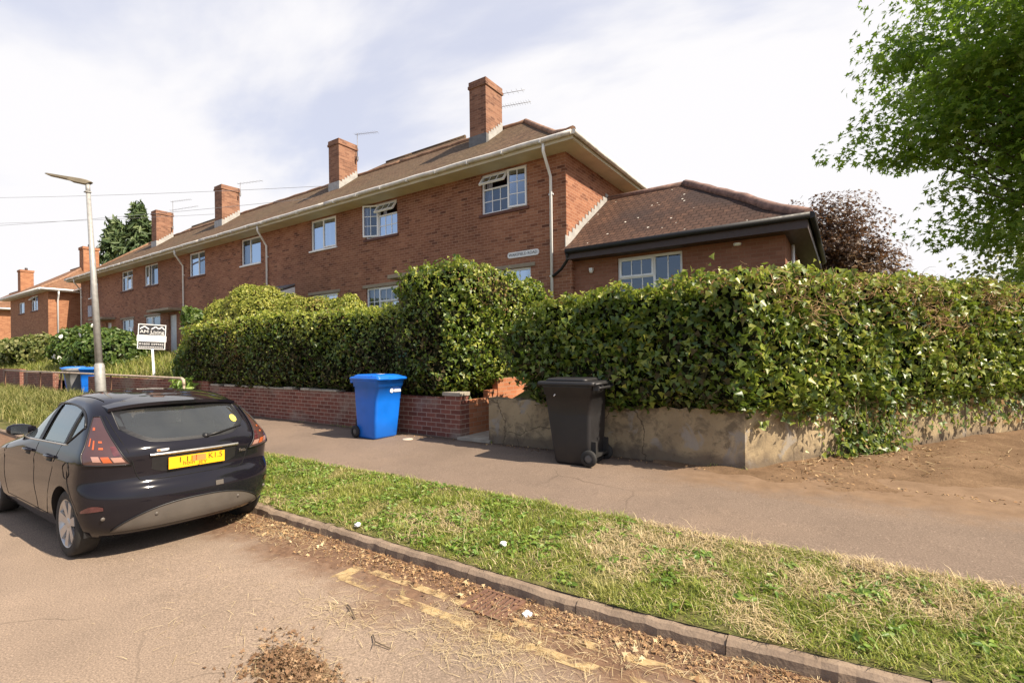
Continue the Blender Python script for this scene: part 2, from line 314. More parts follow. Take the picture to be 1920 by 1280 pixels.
# ================================================================ GROUND
def ground_mat():
    t = NT('soil_and_grass_ground')
    c = t.ramp(t.noise(0.8, 6), [(0.3, (0.10, 0.10, 0.04)), (0.6, (0.17, 0.14, 0.07)), (0.8, (0.20, 0.14, 0.09))]); t.bsdf(c, 0.95, 0, 0.1); return t.mat
def asphalt(name, base, dust, dscale, crack=True, warm=(0.34, 0.25, 0.17), gutter=False, soil=False):
    t = NT(name)
    c = t.ramp(t.noise(0.7, 6, 0.6), [(0.28, tuple(x * .76 for x in base)), (0.72, tuple(x * 1.14 for x in base))])
    c = t.mix(t.ramp(t.noise(dscale, 6, 0.62, dist=0.6), [(0.46, 0.0), (0.72, 0.6)]), c, dust)
    sm = t.noise(7, 5, 0.7); c = t.mix(t.ramp(sm, [(0.52, 0.0), (0.72, 0.35)]), c, tuple(x * .7 for x in base))
    agg = t.noise(95, 3, .7); c = t.mix(t.ramp(t.noise(75, 3), [(0.30, 0.6), (0.50, 0.0)]), c, tuple(x * .55 for x in base)); c = t.mix(t.ramp(agg, [(0.32, 0.85), (0.52, 0.0)]), c, tuple(x * .5 for x in base))
    c = t.mix(t.ramp(agg, [(0.57, 0.0), (0.68, 0.7)]), c, tuple(min(1, x * 1.75) for x in base))
    vo = t.n('ShaderNodeTexVoronoi'); vo.inputs['Scale'].default_value = 22; t.L.new(t.pos(), vo.inputs[0])
    sp = t.math('LESS_THAN', t.math('ADD', vo.outputs['Distance'], t.math('MULTIPLY', t.noise(30, 2), 0.5)), 0.31)
    c = t.mix(sp, c, warm)
    if gutter:   # soil and rotted leaves washed up against the kerb
        sp_ = t.n('ShaderNodeSeparateXYZ'); t.L.new(t.pos(), sp_.inputs[0])
        gd = t.math('ADD', sp_.outputs[1], t.math('MULTIPLY', t.noise(1.6, 6, 0.65), 1.5))
        c = t.mix(t.ramp(t.math('MULTIPLY', gd, 0.25), [(0.73, 0.0), (0.83, 0.92)]), c, t.ramp(t.noise(16, 5, 0.7), [(0.3, (0.085, 0.045, 0.027)), (0.7, (0.21, 0.122, 0.072))]))
    if soil:     # earth trodden and washed over the path from the bare corner, and a dirty line along the foot of the walls
        sp_ = t.n('ShaderNodeSeparateXYZ'); t.L.new(t.pos(), sp_.inputs[0])
        yy = t.math('ADD', sp_.outputs[1], t.math('MULTIPLY', t.math('SUBTRACT', t.noise(2.2, 6, 0.65), .5), 1.3))
        m1 = t.math('MULTIPLY', t.ramp(t.math('SUBTRACT', yy, 5.5), [(0.12, 0.0), (0.62, 1.0)]), t.ramp(t.math('MULTIPLY_ADD', sp_.outputs[0], .25, .75), [(0.12, 0.0), (0.42, 1.0)]))
        c = t.mix(m1, c, t.ramp(t.noise(5, 6, .7), [(0.3, (0.155, 0.098, 0.058)), (0.7, (0.24, 0.158, 0.098))]))
        yw = t.math('ADD', sp_.outputs[1], t.math('MULTIPLY', t.math('SUBTRACT', t.noise(4.5, 6, 0.7), .5), .45))
        c = t.mix(t.math('MULTIPLY', t.ramp(t.math('SUBTRACT', yw, 6.0), [(0.36, 0.0), (0.56, 0.8)]), t.math('LESS_THAN', sp_.outputs[0], -1.3)), c, (0.075, 0.048, 0.032))
    if crack:
        v2 = t.n('ShaderNodeTexVoronoi', feature='DISTANCE_TO_EDGE'); v2.inputs['Scale'].default_value = 0.55
        mpv = t.n('ShaderNodeMixRGB'); mpv.inputs[0].default_value = 0.18; t.L.new(t.pos(), mpv.inputs[1])
        nn = t.n('ShaderNodeTexNoise'); nn.inputs['Scale'].default_value = 2.5; nn.inputs['Detail'].default_value = 5; t.L.new(t.pos(), nn.inputs['Vector']); t.L.new(nn.outputs['Color'], mpv.inputs[2])
        t.L.new(mpv.outputs[0], v2.inputs[0])
        ck = t.math('MULTIPLY', t.math('LESS_THAN', v2.outputs['Distance'], 0.0035), t.ramp(t.noise(0.5, 2), [(0.54, 0.0), (0.64, 0.65)]))
        c = t.mix(ck, c, tuple(x * .4 for x in base))
    t.bsdf(c, 0.93, 0, 0.25, bump=t.math('ADD', agg, t.math('MULTIPLY', sm, 0.5)), bstr=0.45, bdist=0.006); return t.mat
M['ground'] = ground_mat()
M['road'] = asphalt('dusty_road_asphalt', (0.272, 0.205, 0.153), (0.35, 0.262, 0.19), 0.55, gutter=True)
M['path'] = asphalt('footpath_asphalt', (0.205, 0.152, 0.115), (0.28, 0.20, 0.14), 0.45, warm=(0.33, 0.26, 0.20), soil=True)
t = NT('kerb_concrete'); c = t.ramp(t.noise(5, 6, 0.65), [(0.3, (0.17, 0.125, 0.092)), (0.7, (0.31, 0.235, 0.17))]); c = t.mix(t.ramp(t.noise(60, 3), [(0.5, 0.0), (0.8, 0.5)]), c, (0.14, 0.10, 0.075)); t.bsdf(c, 0.93, 0, 0.2, bump=t.noise(50, 4), bstr=0.5); M['kerb'] = t.mat
t = NT('dry_soil'); c = t.ramp(t.noise(1.7, 7, 0.65), [(0.25, (0.105, 0.064, 0.036)), (0.5, (0.175, 0.112, 0.066)), (0.75, (0.25, 0.165, 0.10))])
c = t.mix(t.ramp(t.noise(26, 5, 0.7), [(0.5, 0.0), (0.75, 0.6)]), c, (0.075, 0.044, 0.027)); t.bsdf(c, 0.97, 0, 0.1, bump=t.noise(16, 6, 0.7), bstr=0.6, bdist=0.03); M['dirt'] = t.mat
t = NT('verge_soil'); c = t.ramp(t.noise(3, 6, 0.65), [(0.3, (0.07, 0.085, 0.022)), (0.6, (0.14, 0.125, 0.05)), (0.8, (0.19, 0.14, 0.075))]); t.bsdf(c, 0.97, 0, 0.1, bump=t.noise(30, 4), bstr=0.6, bdist=0.02); M['verge'] = t.mat
t = NT('worn_yellow_paint'); f = t.ramp(t.noise(4.5, 7, 0.75, dist=0.6), [(0.455, 0.0), (0.56, .8)])
p = t.bsdf(t.ramp(t.noise(20, 3), [(0.3, (0.42, 0.29, 0.13)), (0.7, (0.54, 0.40, 0.21))]), 0.8); tr = t.n('ShaderNodeBsdfTransparent'); mx = t.n('ShaderNodeMixShader')
t.L.new(f, mx.inputs[0]); t.L.new(tr.outputs[0], mx.inputs[1]); t.L.new(p.outputs[0], mx.inputs[2]); t.L.new(mx.outputs[0], t.out.inputs[0]); M['yellow'] = t.mat

def kc(x): return 0.058 * max(0.0, x + 1.7) ** 1.5      # the kerb starts to curve into the side road
def zroad(y): return -0.016 * min(1.9, max(0.0, y - 1.2)) / 1.7
g = MB(); g.quad((-400, -60, -0.12), (300, -60, -0.12), (300, 500, -0.12), (-400, 500, -0.12)); tag(g.build('ground', M['ground']), kind='structure')
g = MB(); xs = [-140, 60]
ys = [-9, 1.2, 2.0, 2.5, 3.05, 4.2]
for a, b in zip(ys, ys[1:]): g.quad((-140, a, zroad(a)), (60, a, zroad(a)), (60, b, zroad(b)), (-140, b, zroad(b)))
tag(g.build('road', M['road']), kind='structure')
# kerb: stones with joints, slightly uneven
g = MB(); x = -60.0; k = 0; kr = random.Random(3)
while x < 14:
    ln = 0.914; dz = kr.uniform(-.006, .006); dy = kr.uniform(-.008, .008); yb = 2.915 + dy
    if x > -9:
        ln = 0.914
    n = 12 if x > -8 and x < 3 else 1; ej = [(kr.uniform(-.007, .007) if n > 1 else 0, kr.uniform(-.007, .005) if n > 1 else 0) for _ in range(n + 1)]
    for i in range(n):
        a = x + .003 + (ln - .006) * i / n; b = x + .003 + (ln - .006) * (i + 1) / n
        za = 0.068 + dz + ej[i][1]; zb = 0.068 + dz + ej[i+1][1]
        ya, yb_ = yb + kc(a) + ej[i][0], yb + kc(b) + ej[i+1][0]
        g.add([(a, ya, -.1), (b, yb_, -.1), (b, yb_ + .014, zb - .024), (a, ya + .014, za - .024), (b, yb_ + .040, zb), (a, ya + .040, za), (b, yb_ + .105, zb + .004), (a, ya + .105, za + .004), (b, yb_ + .105, -.1), (a, ya + .105, -.1)],
              [(0, 1, 2, 3), (3, 2, 4, 5), (5, 4, 6, 7), (7, 6, 8, 9), (0, 3, 5, 7, 9), (1, 8, 6, 4, 2)])
    x += ln
tag(g.build('kerb', M['kerb']), kind='structure')
def vz(y): return 0.072 + (y - 3.0) / 1.35 * 0.125
def verge_back(x): return 4.30 + 0.05 * math.sin(x * 1.3) + 0.03 * math.sin(x * 3.7 + 1)
g = MB()
g.grid(lambda u, v: (-60 + 65 * u, 3.0 + kc(-60+65*u) + v * (max(verge_back(-60 + 65 * u), 3.2 + kc(-60+65*u)) - 3.0 - kc(-60+65*u)), vz(3.0 + v * 1.3) + 0.012 * math.sin(u * 400) * math.sin(v * 9)), 300, 6)
tag(g.build('verge', M['verge']), kind='structure')
def pz(y): return 0.19 + (y - 4.3) / 2.35 * 0.06
g = MB(); g.grid(lambda u, v: (-60 + 90 * u, 4.2 + v * 2.75, pz(4.2 + v * 2.75)), 60, 4)
tag(g.build('footpath', M['path']), kind='structure')
# bare soil strip between the side wall and the footpath
DB = [(-2.2, 6.42), (-1.6, 6.34), (-1.0, 6.27), (-0.45, 6.20), (0.05, 6.08), (0.5, 6.16), (0.95, 6.55), (1.5, 7.05), (2.4, 8.4), (4.5, 11.5), (9, 18)]
g = MB(); far = [(-2.2, 6.9), (-1.4, 6.9), (-0.9, 7.1), (-.5, 7.6), (0.0, 8.3), (0.5, 9.0), (1.0, 9.7), (1.6, 10.6), (2.7, 12.4), (4.9, 15.4), (8, 21)]
def dirt(u, v):
    i = min(int(u * 10), 9); f = u * 10 - i
    a = [DB[i][k] * (1 - f) + DB[i+1][k] * f for k in (0, 1)]; b = [far[i][k] * (1 - f) + far[i+1][k] * f for k in (0, 1)]
    x = a[0] * (1 - v) + b[0] * v; y = a[1] * (1 - v) + b[1] * v
    h = 0.232 + 0.075 * v**.8 + 0.016 * math.sin(7 * x + 3 * y) * math.sin(5 * y - 2 * x) * min(1, v * 4)
    h += .30 * v * max(0, u - .55)
    return (x + 0.04 * math.sin(y * 9) * (1 - v), y + 0.05 * math.sin(x * 11) * (1 - v), h)
g.grid(dirt, 70, 14); tag(g.build('soil_patch', M['dirt']), kind='structure')
# side-road pavement beyond the soil, far right
g = MB(); g.quad((0.2, 6.9, .244), (40, 6.9, .244), (40, 30, .2), (0.2, 30, .2)); tag(g.build('side_pavement', M['path']), kind='structure')
# raised garden ground behind the walls
g = MB()
def bank(x0, x1, yf, n=20): g.grid(lambda u, v: (x0 + (x1 - x0) * u, yf + v * 3.4, 0.86 + 0.88 * min(1, v * 1.25) + 0.03 * math.sin(u * 60 + v * 5)), n, 6)
bank(-75, -6.05, 6.85, 60)
g.quad((-75, 10.25, 1.74), (-0.2, 10.25, 1.74), (-0.2, 60, 1.74), (-75, 60, 1.74))
g.poly([(-4.85, 6.84, .86), (-1.2, 6.84, .86), (3.0, 12.9, .86), (3.0, 13.5, 1.5), (-1.5, 10.25, 1.74), (-4.85, 10.25, 1.74)])
g.quad((-0.2, 10.25, 1.74), (3.0, 13.4, 1.5), (12, 26, 1.5), (-0.2, 60, 1.74))
tag(g.build('garden_ground', M['verge']), kind='structure')
g = MB()
g.box(-5.6, -4.9, 6.55, 7.7, 0.1, 0.29)
for i in range(6): g.box(-5.6, -4.9, 7.7 + i * .33, 8.05 + i * .33 + (0 if i < 5 else 1.2), 0.1, 0.43 + i * .22)
tag(g.build('garden_steps', M['concrete']), kind='structure')

# yellow lines and drain
g = MB()
def line(pts, w, z=0.004):
    for (a, b) in zip(pts, pts[1:]): g.quad((a[0], a[1] - w/2, zroad(a[1]) + z), (b[0], b[1] - w/2, zroad(b[1]) + z), (b[0], b[1] + w/2, zroad(b[1]) + z), (a[0], a[1] + w/2, zroad(a[1]) + z))
YX = [-3.32, -2.4, -1.6, -1.0, -.5, 0, .5, 1.0, 1.6, 2.4]; line([(x, 2.44 + kc(x)) for x in YX], .085); line([(x, 2.64 + kc(x)) for x in YX], .075)
g.quad((-3.36, 2.37, .002 + zroad(2.5)), (-3.24, 2.37, .002 + zroad(2.5)), (-3.24, 2.67, .006 + zroad(2.7)), (-3.36, 2.67, .006 + zroad(2.7)))
tag(g.build('yellow_lines', M['yellow']), kind='structure')
t = NT('rusty_iron'); t.bsdf(t.ramp(t.noise(20, 4), [(0.3, (0.12, 0.06, 0.04)), (0.7, (0.24, 0.13, 0.08))]), 0.85, 0.2); M['rust'] = t.mat
g = MB(); zz = zroad(2.6) + .003
g.box(-2.20, -1.86, 2.58, 2.60, zz-.03, zz+.012); g.box(-2.20, -1.86, 2.86, 2.88, zz-.03, zz+.012); g.box(-2.20, -2.17, 2.60, 2.86, zz-.03, zz+.012); g.box(-1.89, -1.86, 2.60, 2.86, zz-.03, zz+.012)
for i in range(7): g.box(-2.155 + i*.038, -2.135 + i*.038, 2.60, 2.86, zz-.03, zz+.010)
tag(g.build('drain_grate', M['rust']), 'rusty slotted drain grate in the gutter by the kerb', 'drain grate')
g = MB(); g.quad((-2.17, 2.60, zz), (-1.89, 2.60, zz), (-1.89, 2.86, zz), (-2.17, 2.86, zz)); o = g.build('drain_hole', M['blackprint']); o.parent = bpy.data.objects['drain_grate']
M['cover'] = simple('pale_cover', (0.50, 0.42, 0.33), 0.8)
g = MB(); g.lathe([(0.0, 0.012), (0.085, 0.012), (0.095, 0.0)], (-6.42, 6.18, pz(6.18) + .002), n=20); tag(g.build('stopcock_cover', M['cover']), 'small pale round water cover set in the footpath beside blue bin', 'water cover')

# ================================================================ WALLS ROUND THE GARDENS
g = MB(); g.box(-14.6, -5.95, 6.65, 6.87, 0.1, 0.955)
w = g.build('brick_wall', M['brick_garden']); tag(w, 'low red brick garden wall under the long ivy hedge behind blue bin', 'wall')
g = MB(); g.box(-5.97, -5.60, 6.635, 6.885, 0.1, 0.985); g.build('end_pier', M['brick_garden'], w)
g = MB(); g.box(-5.99, -5.585, 6.61, 6.90, 0.988, 1.055); g.build('pier_cap', M['concrete'], w, bevel=.008)
g = MB(); kx = -14.5; kr = random.Random(5)
while kx < -9.0:
    ln = kr.uniform(.3, .55); g.box(kx, kx + ln - .02, 6.63, 6.88, .957, .957 + kr.uniform(.035, .06)); kx += ln + (0 if kr.random() < .75 else .3)
g.build('coping', M['concrete'], w, bevel=.006)
g = MB(); g.box(-5.71, -5.60, 6.886, 7.45, 0.1, 0.90); g.box(-5.71, -5.60, 7.45, 7.75, 0.1, 1.04); g.box(-5.71, -5.585, 7.75, 9.8, 0.1, 1.25)
g.poly([(-5.605, 6.886, .9), (-5.605, 7.0, .86), (-5.605, 7.1, .9)])
tag(g.build('return_wall', M['brick_return']), 'orange brick wall stepping up beside the gateway path', 'wall')
g = MB(); g.box(-33.2, -28.6, 6.65, 6.87, 0.0, 1.16); g.box(-24.2, -14.66, 6.65, 6.87, 0.0, 1.07)
w2 = g.build('brick_wall', M['brick_garden']); tag(w2, 'low brick wall behind the rusty pipe rail at the far garden', 'wall')
g = MB(); g.box(-60, -33.9, 6.65, 6.87, 0, 1.30); tag(g.build('brick_wall', M['brick_garden']), 'brick wall of the next garden at the left edge of the photo', 'wall')

t = NT('cracked_render'); p = t.pos()
c = t.ramp(t.noise(1.3, 6, 0.6), [(0.3, (0.24, 0.18, 0.11)), (0.55, (0.36, 0.28, 0.17)), (0.75, (0.46, 0.36, 0.225))])
c = t.mix(t.ramp(t.noise(4.5, 6, 0.7, dist=.5), [(0.48, 0.0), (0.62, 0.75)]), c, (0.12, 0.095, 0.066))
c = t.mix(t.ramp(t.noise(2.2, 5, 0.6, dist=1.0), [(0.60, 0.0), (0.66, 0.8)]), c, (0.30, 0.27, 0.23))
sp = t.n('ShaderNodeSeparateXYZ'); t.L.new(p, sp.inputs[0])
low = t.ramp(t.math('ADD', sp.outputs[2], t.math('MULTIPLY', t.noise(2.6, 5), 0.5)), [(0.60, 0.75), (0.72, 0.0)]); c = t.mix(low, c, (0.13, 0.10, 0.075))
# exposed red brick along the top
top = t.ramp(t.math('ADD', sp.outputs[2], t.math('MULTIPLY', t.noise(1.6, 4), 0.35)), [(1.10, 0.0), (1.13, 0.8)]); c = t.mix(top, c, (0.30, 0.14, 0.08))
v2 = t.n('ShaderNodeTexVoronoi', feature='DISTANCE_TO_EDGE'); v2.inputs['Scale'].default_value = 0.9
nn = t.n('ShaderNodeTexNoise'); nn.inputs['Scale'].default_value = 3.0; nn.inputs['Detail'].default_value = 6; t.L.new(p, nn.inputs['Vector'])
mpv = t.n('ShaderNodeMixRGB'); mpv.inputs[0].default_value = 0.3; t.L.new(p, mpv.inputs[1]); t.L.new(nn.outputs['Color'], mpv.inputs[2]); t.L.new(mpv.outputs[0], v2.inputs[0])
ck = t.math('LESS_THAN', v2.outputs['Distance'], 0.005); c = t.mix(t.math('MULTIPLY', ck, 0.7), c, (0.08, 0.06, 0.04))
t.bsdf(c, 0.95, 0, 0.15, bump=t.math('SUBTRACT', t.noise(11, 6, 0.7), ck), bstr=0.5, bdist=0.02); M['render'] = t.mat
g = MB()
def wavy(u): return 0.012 * math.sin(u * 23) + 0.010 * math.sin(u * 51 + 1)
def rwall(a, b, nrm, th, z0, z1f, n):
    dx, dy = b[0]-a[0], b[1]-a[1]
    def P(u, off, z): return (a[0] + dx*u + nrm[0]*off, a[1] + dy*u + nrm[1]*off, z)
    for i in range(n):
        u, v = i/n, (i+1)/n
        g.quad(P(u, 0, z0), P(v, 0, z0), P(v, .0 + wavy(v)*.6, z1f(v)), P(u, wavy(u)*.6, z1f(u)))
        g.quad(P(u, wavy(u)*.6, z1f(u)), P(v, wavy(v)*.6, z1f(v)), P(v, th, z1f(v)), P(u, th, z1f(u)))
        g.quad(P(u, th, z0), P(u, th, z1f(u)), P(v, th, z1f(v)), P(v, th, z0))
    g.quad(P(0, 0, z0), P(0, 0, z1f(0)), P(0, th, z1f(0)), P(0, th, z0)); g.quad(P(1, 0, z0), P(1, th, z0), P(1, th, z1f(1)), P(1, 0, z1f(1)))
rwall((-4.95, 6.60), (-1.05, 6.60), (0, 1), .25, .1, lambda u: .985 + wavy(u*3) - .03*math.exp(-((u-.55)/.2)**2), 40)
d = Vector((3.45 + 1.05, 13.1 - 6.6)).normalized()
rwall((-1.05, 6.602), (3.45, 13.1), (-d.y, d.x), .25, .1, lambda u: .98 + wavy(u*5) + .05*u, 40)
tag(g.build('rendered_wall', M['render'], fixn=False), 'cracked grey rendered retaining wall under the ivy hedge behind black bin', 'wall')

# ================================================================ HOUSES
YF = 10.67; ZS = 6.60; ZG = 1.55
def wall_front(mb, x0, x1, z0, z1, Y, ops, rev=0.10, m=0):
    xs = sorted({x0, x1, *[o[0] for o in ops], *[o[1] for o in ops]}); zs = sorted({z0, z1, *[o[2] for o in ops], *[o[3] for o in ops]})
    for a, b in zip(xs, xs[1:]):
        for c, d in zip(zs, zs[1:]):
            mx, mz = (a+b)/2, (c+d)/2
            if any(o[0] < mx < o[1] and o[2] < mz < o[3] for o in ops): continue
            mb.quad((a, Y, c), (b, Y, c), (b, Y, d), (a, Y, d), m)
    for (a, b, c, d) in ops:
        mb.quad((a, Y, c), (a, Y+rev, c), (a, Y+rev, d), (a, Y, d), m); mb.quad((b, Y+rev, c), (b, Y, c), (b, Y, d), (b, Y+rev, d), m)
        mb.quad((a, Y, d), (a, Y+rev, d), (b, Y+rev, d), (b, Y, d), m); mb.quad((a, Y+rev, c), (a, Y, c), (b, Y, c), (b, Y+rev, c), m)
def frame_ring(mb, x0, x1, z0, z1, y0, y1, w, m=0):
    mb.box(x0, x1, y0, y1, z0, z0+w, m); mb.box(x0, x1, y0, y1, z1-w, z1, m); mb.box(x0, x0+w, y0, y1, z0+w, z1-w, m); mb.box(x1-w, x1, y0, y1, z0+w, z1-w, m)
def bars(mb, x0, x1, z0, z1, y0, y1, nx, nz, w=.02, m=0):
    for i in range(1, nx): x = x0 + (x1-x0)*i/nx; mb.box(x-w/2, x+w/2, y0, y1, z0, z1, m)
    for i in range(1, nz):
        z = z0 + (z1-z0)*i/nz
        for j in range(nx):
            a = x0 + (x1-x0)*j/nx + (w/2 if j else 0); b = x0 + (x1-x0)*(j+1)/nx - (w/2 if j < nx-1 else 0); mb.box(a, b, y0+.002, y1-.002, z-w/2, z+w/2, m)
def window(house, x0, x1, z0, z1, Y, cols, sill='tile', curtains=(), name='window'):
    """cols: [(width share, [(height share from the top, nx, nz, open)])]; open: None, 'top' hinge, 'left'/'right' hinge with degrees"""
    y = Y + .055; f = MB(); p = MB(); fr = .055
    frame_ring(f, x0, x1, z0, z1, y, y+.07, fr)
    W_ = x1-x0-2*fr; X = x0+fr; sashes = []
    tot = sum(c[0] for c in cols)
    for ci, (ws, cells) in enumerate(cols):
        xa, xb = X, X + W_*ws/tot; X = xb
        if ci < len(cols)-1: f.box(xb-.025, xb+.025, y+.002, y+.068, z0+fr, z1-fr)
        a = xa + (.025 if ci else 0); b = xb - (.025 if ci < len(cols)-1 else 0)
        zt = z1-fr; H = z1-z0-2*fr; ht = sum(c[0] for c in cells)
        for k, (hs, nx, nz, op) in enumerate(cells):
            zb = zt - H*hs/ht; c, d = zb + (.022 if k < len(cells)-1 else 0), zt - (.022 if k else 0); zt = zb
            if k < len(cells)-1: f.box(a, b, y+.004, y+.066, zb-.022, zb+.022)
            if op is None:
                bars(f, a, b, c, d, y+.018, y+.036, nx, nz)
                p.quad((a, y+.03, c), (b, y+.03, c), (b, y+.03, d), (a, y+.03, d))
            else:
                sashes.append((a, b, c, d, nx, nz, op))
    wo = f.build(name, M['upvc'], house)
    if p.v: p.build('pane', M['glass'], wo)
    for (a, b, c, d, nx, nz, (kind, deg)) in sashes:
        s = MB(); q = .045; a -= .015; b += .015; c -= .015; d += .015
        frame_ring(s, a, b, c, d, -.03, .018, q); bars(s, a+q, b-q, c+q, d-q, -.012, .006, nx, nz)
        s.quad((a+q, -.002, c+q), (b-q, -.002, c+q), (b-q, -.002, d-q), (a+q, -.002, d-q), 1)
        piv = {'top': Vector((0, 0, d)), 'left': Vector((a, 0, 0)), 'right': Vector((b, 0, 0))}[kind]
        rot = Matrix.Rotation(R(deg), 4, 'X') if kind == 'top' else Matrix.Rotation(R(-deg if kind == 'left' else deg), 4, 'Z')
        mt = Matrix.Translation((0, y, 0)) @ Matrix.Translation(piv) @ rot @ Matrix.Translation(-piv)
        s.v = [tuple(mt @ Vector(v)) for v in s.v]
        s.build('sash', [M['upvc'], M['glass']], wo)
    if curtains:
        c_ = MB()
        for (ua, ub) in curtains:
            xa, xb = x0 + (x1-x0)*ua, x0 + (x1-x0)*ub; n = max(6, int((xb-xa)*30))
            c_.grid(lambda u, v: (xa + (xb-xa)*u, Y + .22 + .025*math.sin(u*n*1.9), z0+.03 + (z1-z0-.05)*v), n*3, 1)
        c_.build('curtain', M['curtain'], wo)
    if sill == 'tile': s = MB(); s.box(x0-.06, x1+.06, Y-.045, Y+.054, z0-.075, z0-.002); s.build('sill', M['sill'], wo)
    elif sill == 'white': s = MB(); s.box(x0-.05, x1+.05, Y-.05, Y+.054, z0-.05, z0-.002); s.build('sill', M['upvc'], wo)
    return wo
# roof profile: flared eave, then 38 degrees up to the ridge
PROF = [(0.0, 6.74), (0.35, 6.90), (1.0, 7.27), (2.0, 8.05), (3.35, 9.12)]
YE = 10.05; YR = YE + 3.35; XE = -5.08; XW = -40.42
def sag(x, y): return 0.018*math.sin(x*1.7 + y) + 0.012*math.sin(x*4.1 - 2*y) + 0.006*math.sin(x*11 + 5*y)
def roof_part(mb, xa, xb, hipR=False, hipL=False):
    N = 40
    for back in (0, 1):
        def P(u, k):
            d, z = PROF[k]; a = xa + (d if hipL else 0); b = xb - (d if hipR else 0)
            x = a + (b-a)*u; y = YE + d if not back else 2*YR - YE - d
            return (x, y, z + (sag(x, y) if 0 < k < 4 else 0))
        vs = [P(i/N, k) for i in range(N+1) for k in range(5)]
        fs = [(i*5+k, (i+1)*5+k, (i+1)*5+k+1, i*5+k+1) if not back else (i*5+k, i*5+k+1, (i+1)*5+k+1, (i+1)*5+k) for i in range(N) for k in range(4)]
        mb.add(vs, fs, 0, True)
    for side, on in ((1, hipR), (-1, hipL)):
        if not on: continue
        xe = xb if side > 0 else xa
        n = 12; vs = []
        for k, (d, z) in enumerate(PROF):
            for i in range(n+1):
                y = YE + d + (2*(YR-YE) - 2*d) * i/n; vs.append((xe - side*d, y, z + (sag(xe - side*d, y) if 0 < k < 4 and 0 < i < n else (sag(xe-side*d, y) if 0 < k < 4 else 0))))
        fs = [(k*(n+1)+i, k*(n+1)+i+1, (k+1)*(n+1)+i+1, (k+1)*(n+1)+i) if side > 0 else (k*(n+1)+i, (k+1)*(n+1)+i, (k+1)*(n+1)+i+1, k*(n+1)+i+1) for k in range(4) for i in range(n)]
        mb.add(vs, fs, 0, True)
def chimney(house, x0, x1, y0, y1, ztop, pots=0):
    c = MB(); c.box(x0, x1, y0, y1, 7.9, ztop-.22); c.box(x0-.035, x1+.035, y0-.035, y1+.035, ztop-.22, ztop-.13); c.box(x0-.015, x1+.015, y0-.015, y1+.015, ztop-.13, ztop)
    co = c.build('chimney', M['brick_chimney'], house)
    f = MB(); f.box(x0-.02, x1+.02, y0-.02, y0+.1, 8.2, 8.62); f.build('flashing', M['leaddark'] if x1 > -12 else M['lead'], co)
    f = MB(); n = 7
    for i in range(n):   # stepped lead up the lit side
        ya = y0 + (y1-y0)*i/n; yb = y0 + (y1-y0)*(i+1)/n; zz = 8.42 + (yb - y0)*.80
        f.box(x1+.001, x1+.014, ya, yb, zz-.5, zz+.10)
    f.build('flashing', M['lead'], co)
    f = MB()
    for i in range(2): f.lathe([(0.0, ztop), (.10, ztop), (.095, ztop+.07), (.06, ztop+.08)], ((x0+x1)/2, y0 + (y1-y0)*(i+1)/3, 0), n=12)
    f.build('chimney_pot', M['brick_chimney'], co)
    return co
def aerial(ch, x, y, z0, z1, arms):
    a = MB(); a.tube([(x, y, z0), (x, y, z1)], .012, 6); a.box(x-.04, x+.04, y-.05, y+.02, z0+.05, z0+.2)
    for (z, dx, dy, dz, n) in arms:
        p, q = Vector((x - dx*.12, y - dy*.12, z)), Vector((x+dx, y+dy, z+dz)); a.tube([p, q], .008, 5)
        side = Vector((-dy, dx, 0)).normalized()
        for i in range(n): c = p.lerp(q, (i+.5)/n); a.tube([c - side*.14, c + side*.14], .004, 4)
    a.build('aerial', M['metal'], ch)
def downpipe(house, x, zb, mat='upvc'):
    d = MB(); bx = .0195*x; d.tube([(x-bx, YE+.02, 6.66), (x-bx, YE+.02, 6.46), (x-bx*.25, YE+.38, 6.22), (x, YF-.055, 6.04), (x, YF-.055, zb)], .036, 10)
    for z in (5.6, 3.6, 2.2):
        if z > zb: d.box(x-.06, x+.06, YF-.06, YF-.001, z, z+.035)
    d.build('downpipe', M[mat], house)
def lean(name): pass
XB = [-5.59, -14.1, -22.72, -31.3, -39.9]
HL = ['end terrace brick house with tiled single storey extension and georgian windows', 'terraced brick house with small white lean-to porch roof', 'terraced brick house with flat concrete canopy behind the agent sign', 'far end terraced brick house behind the street lamp']
Wz0, Wz1 = 5.47, 6.55; Gz0, Gz1 = 2.62, 3.90
houses = []; M['plaque'] = simple('grey_plaque', (0.30, 0.30, 0.36), .5, var=.4, scale=7)
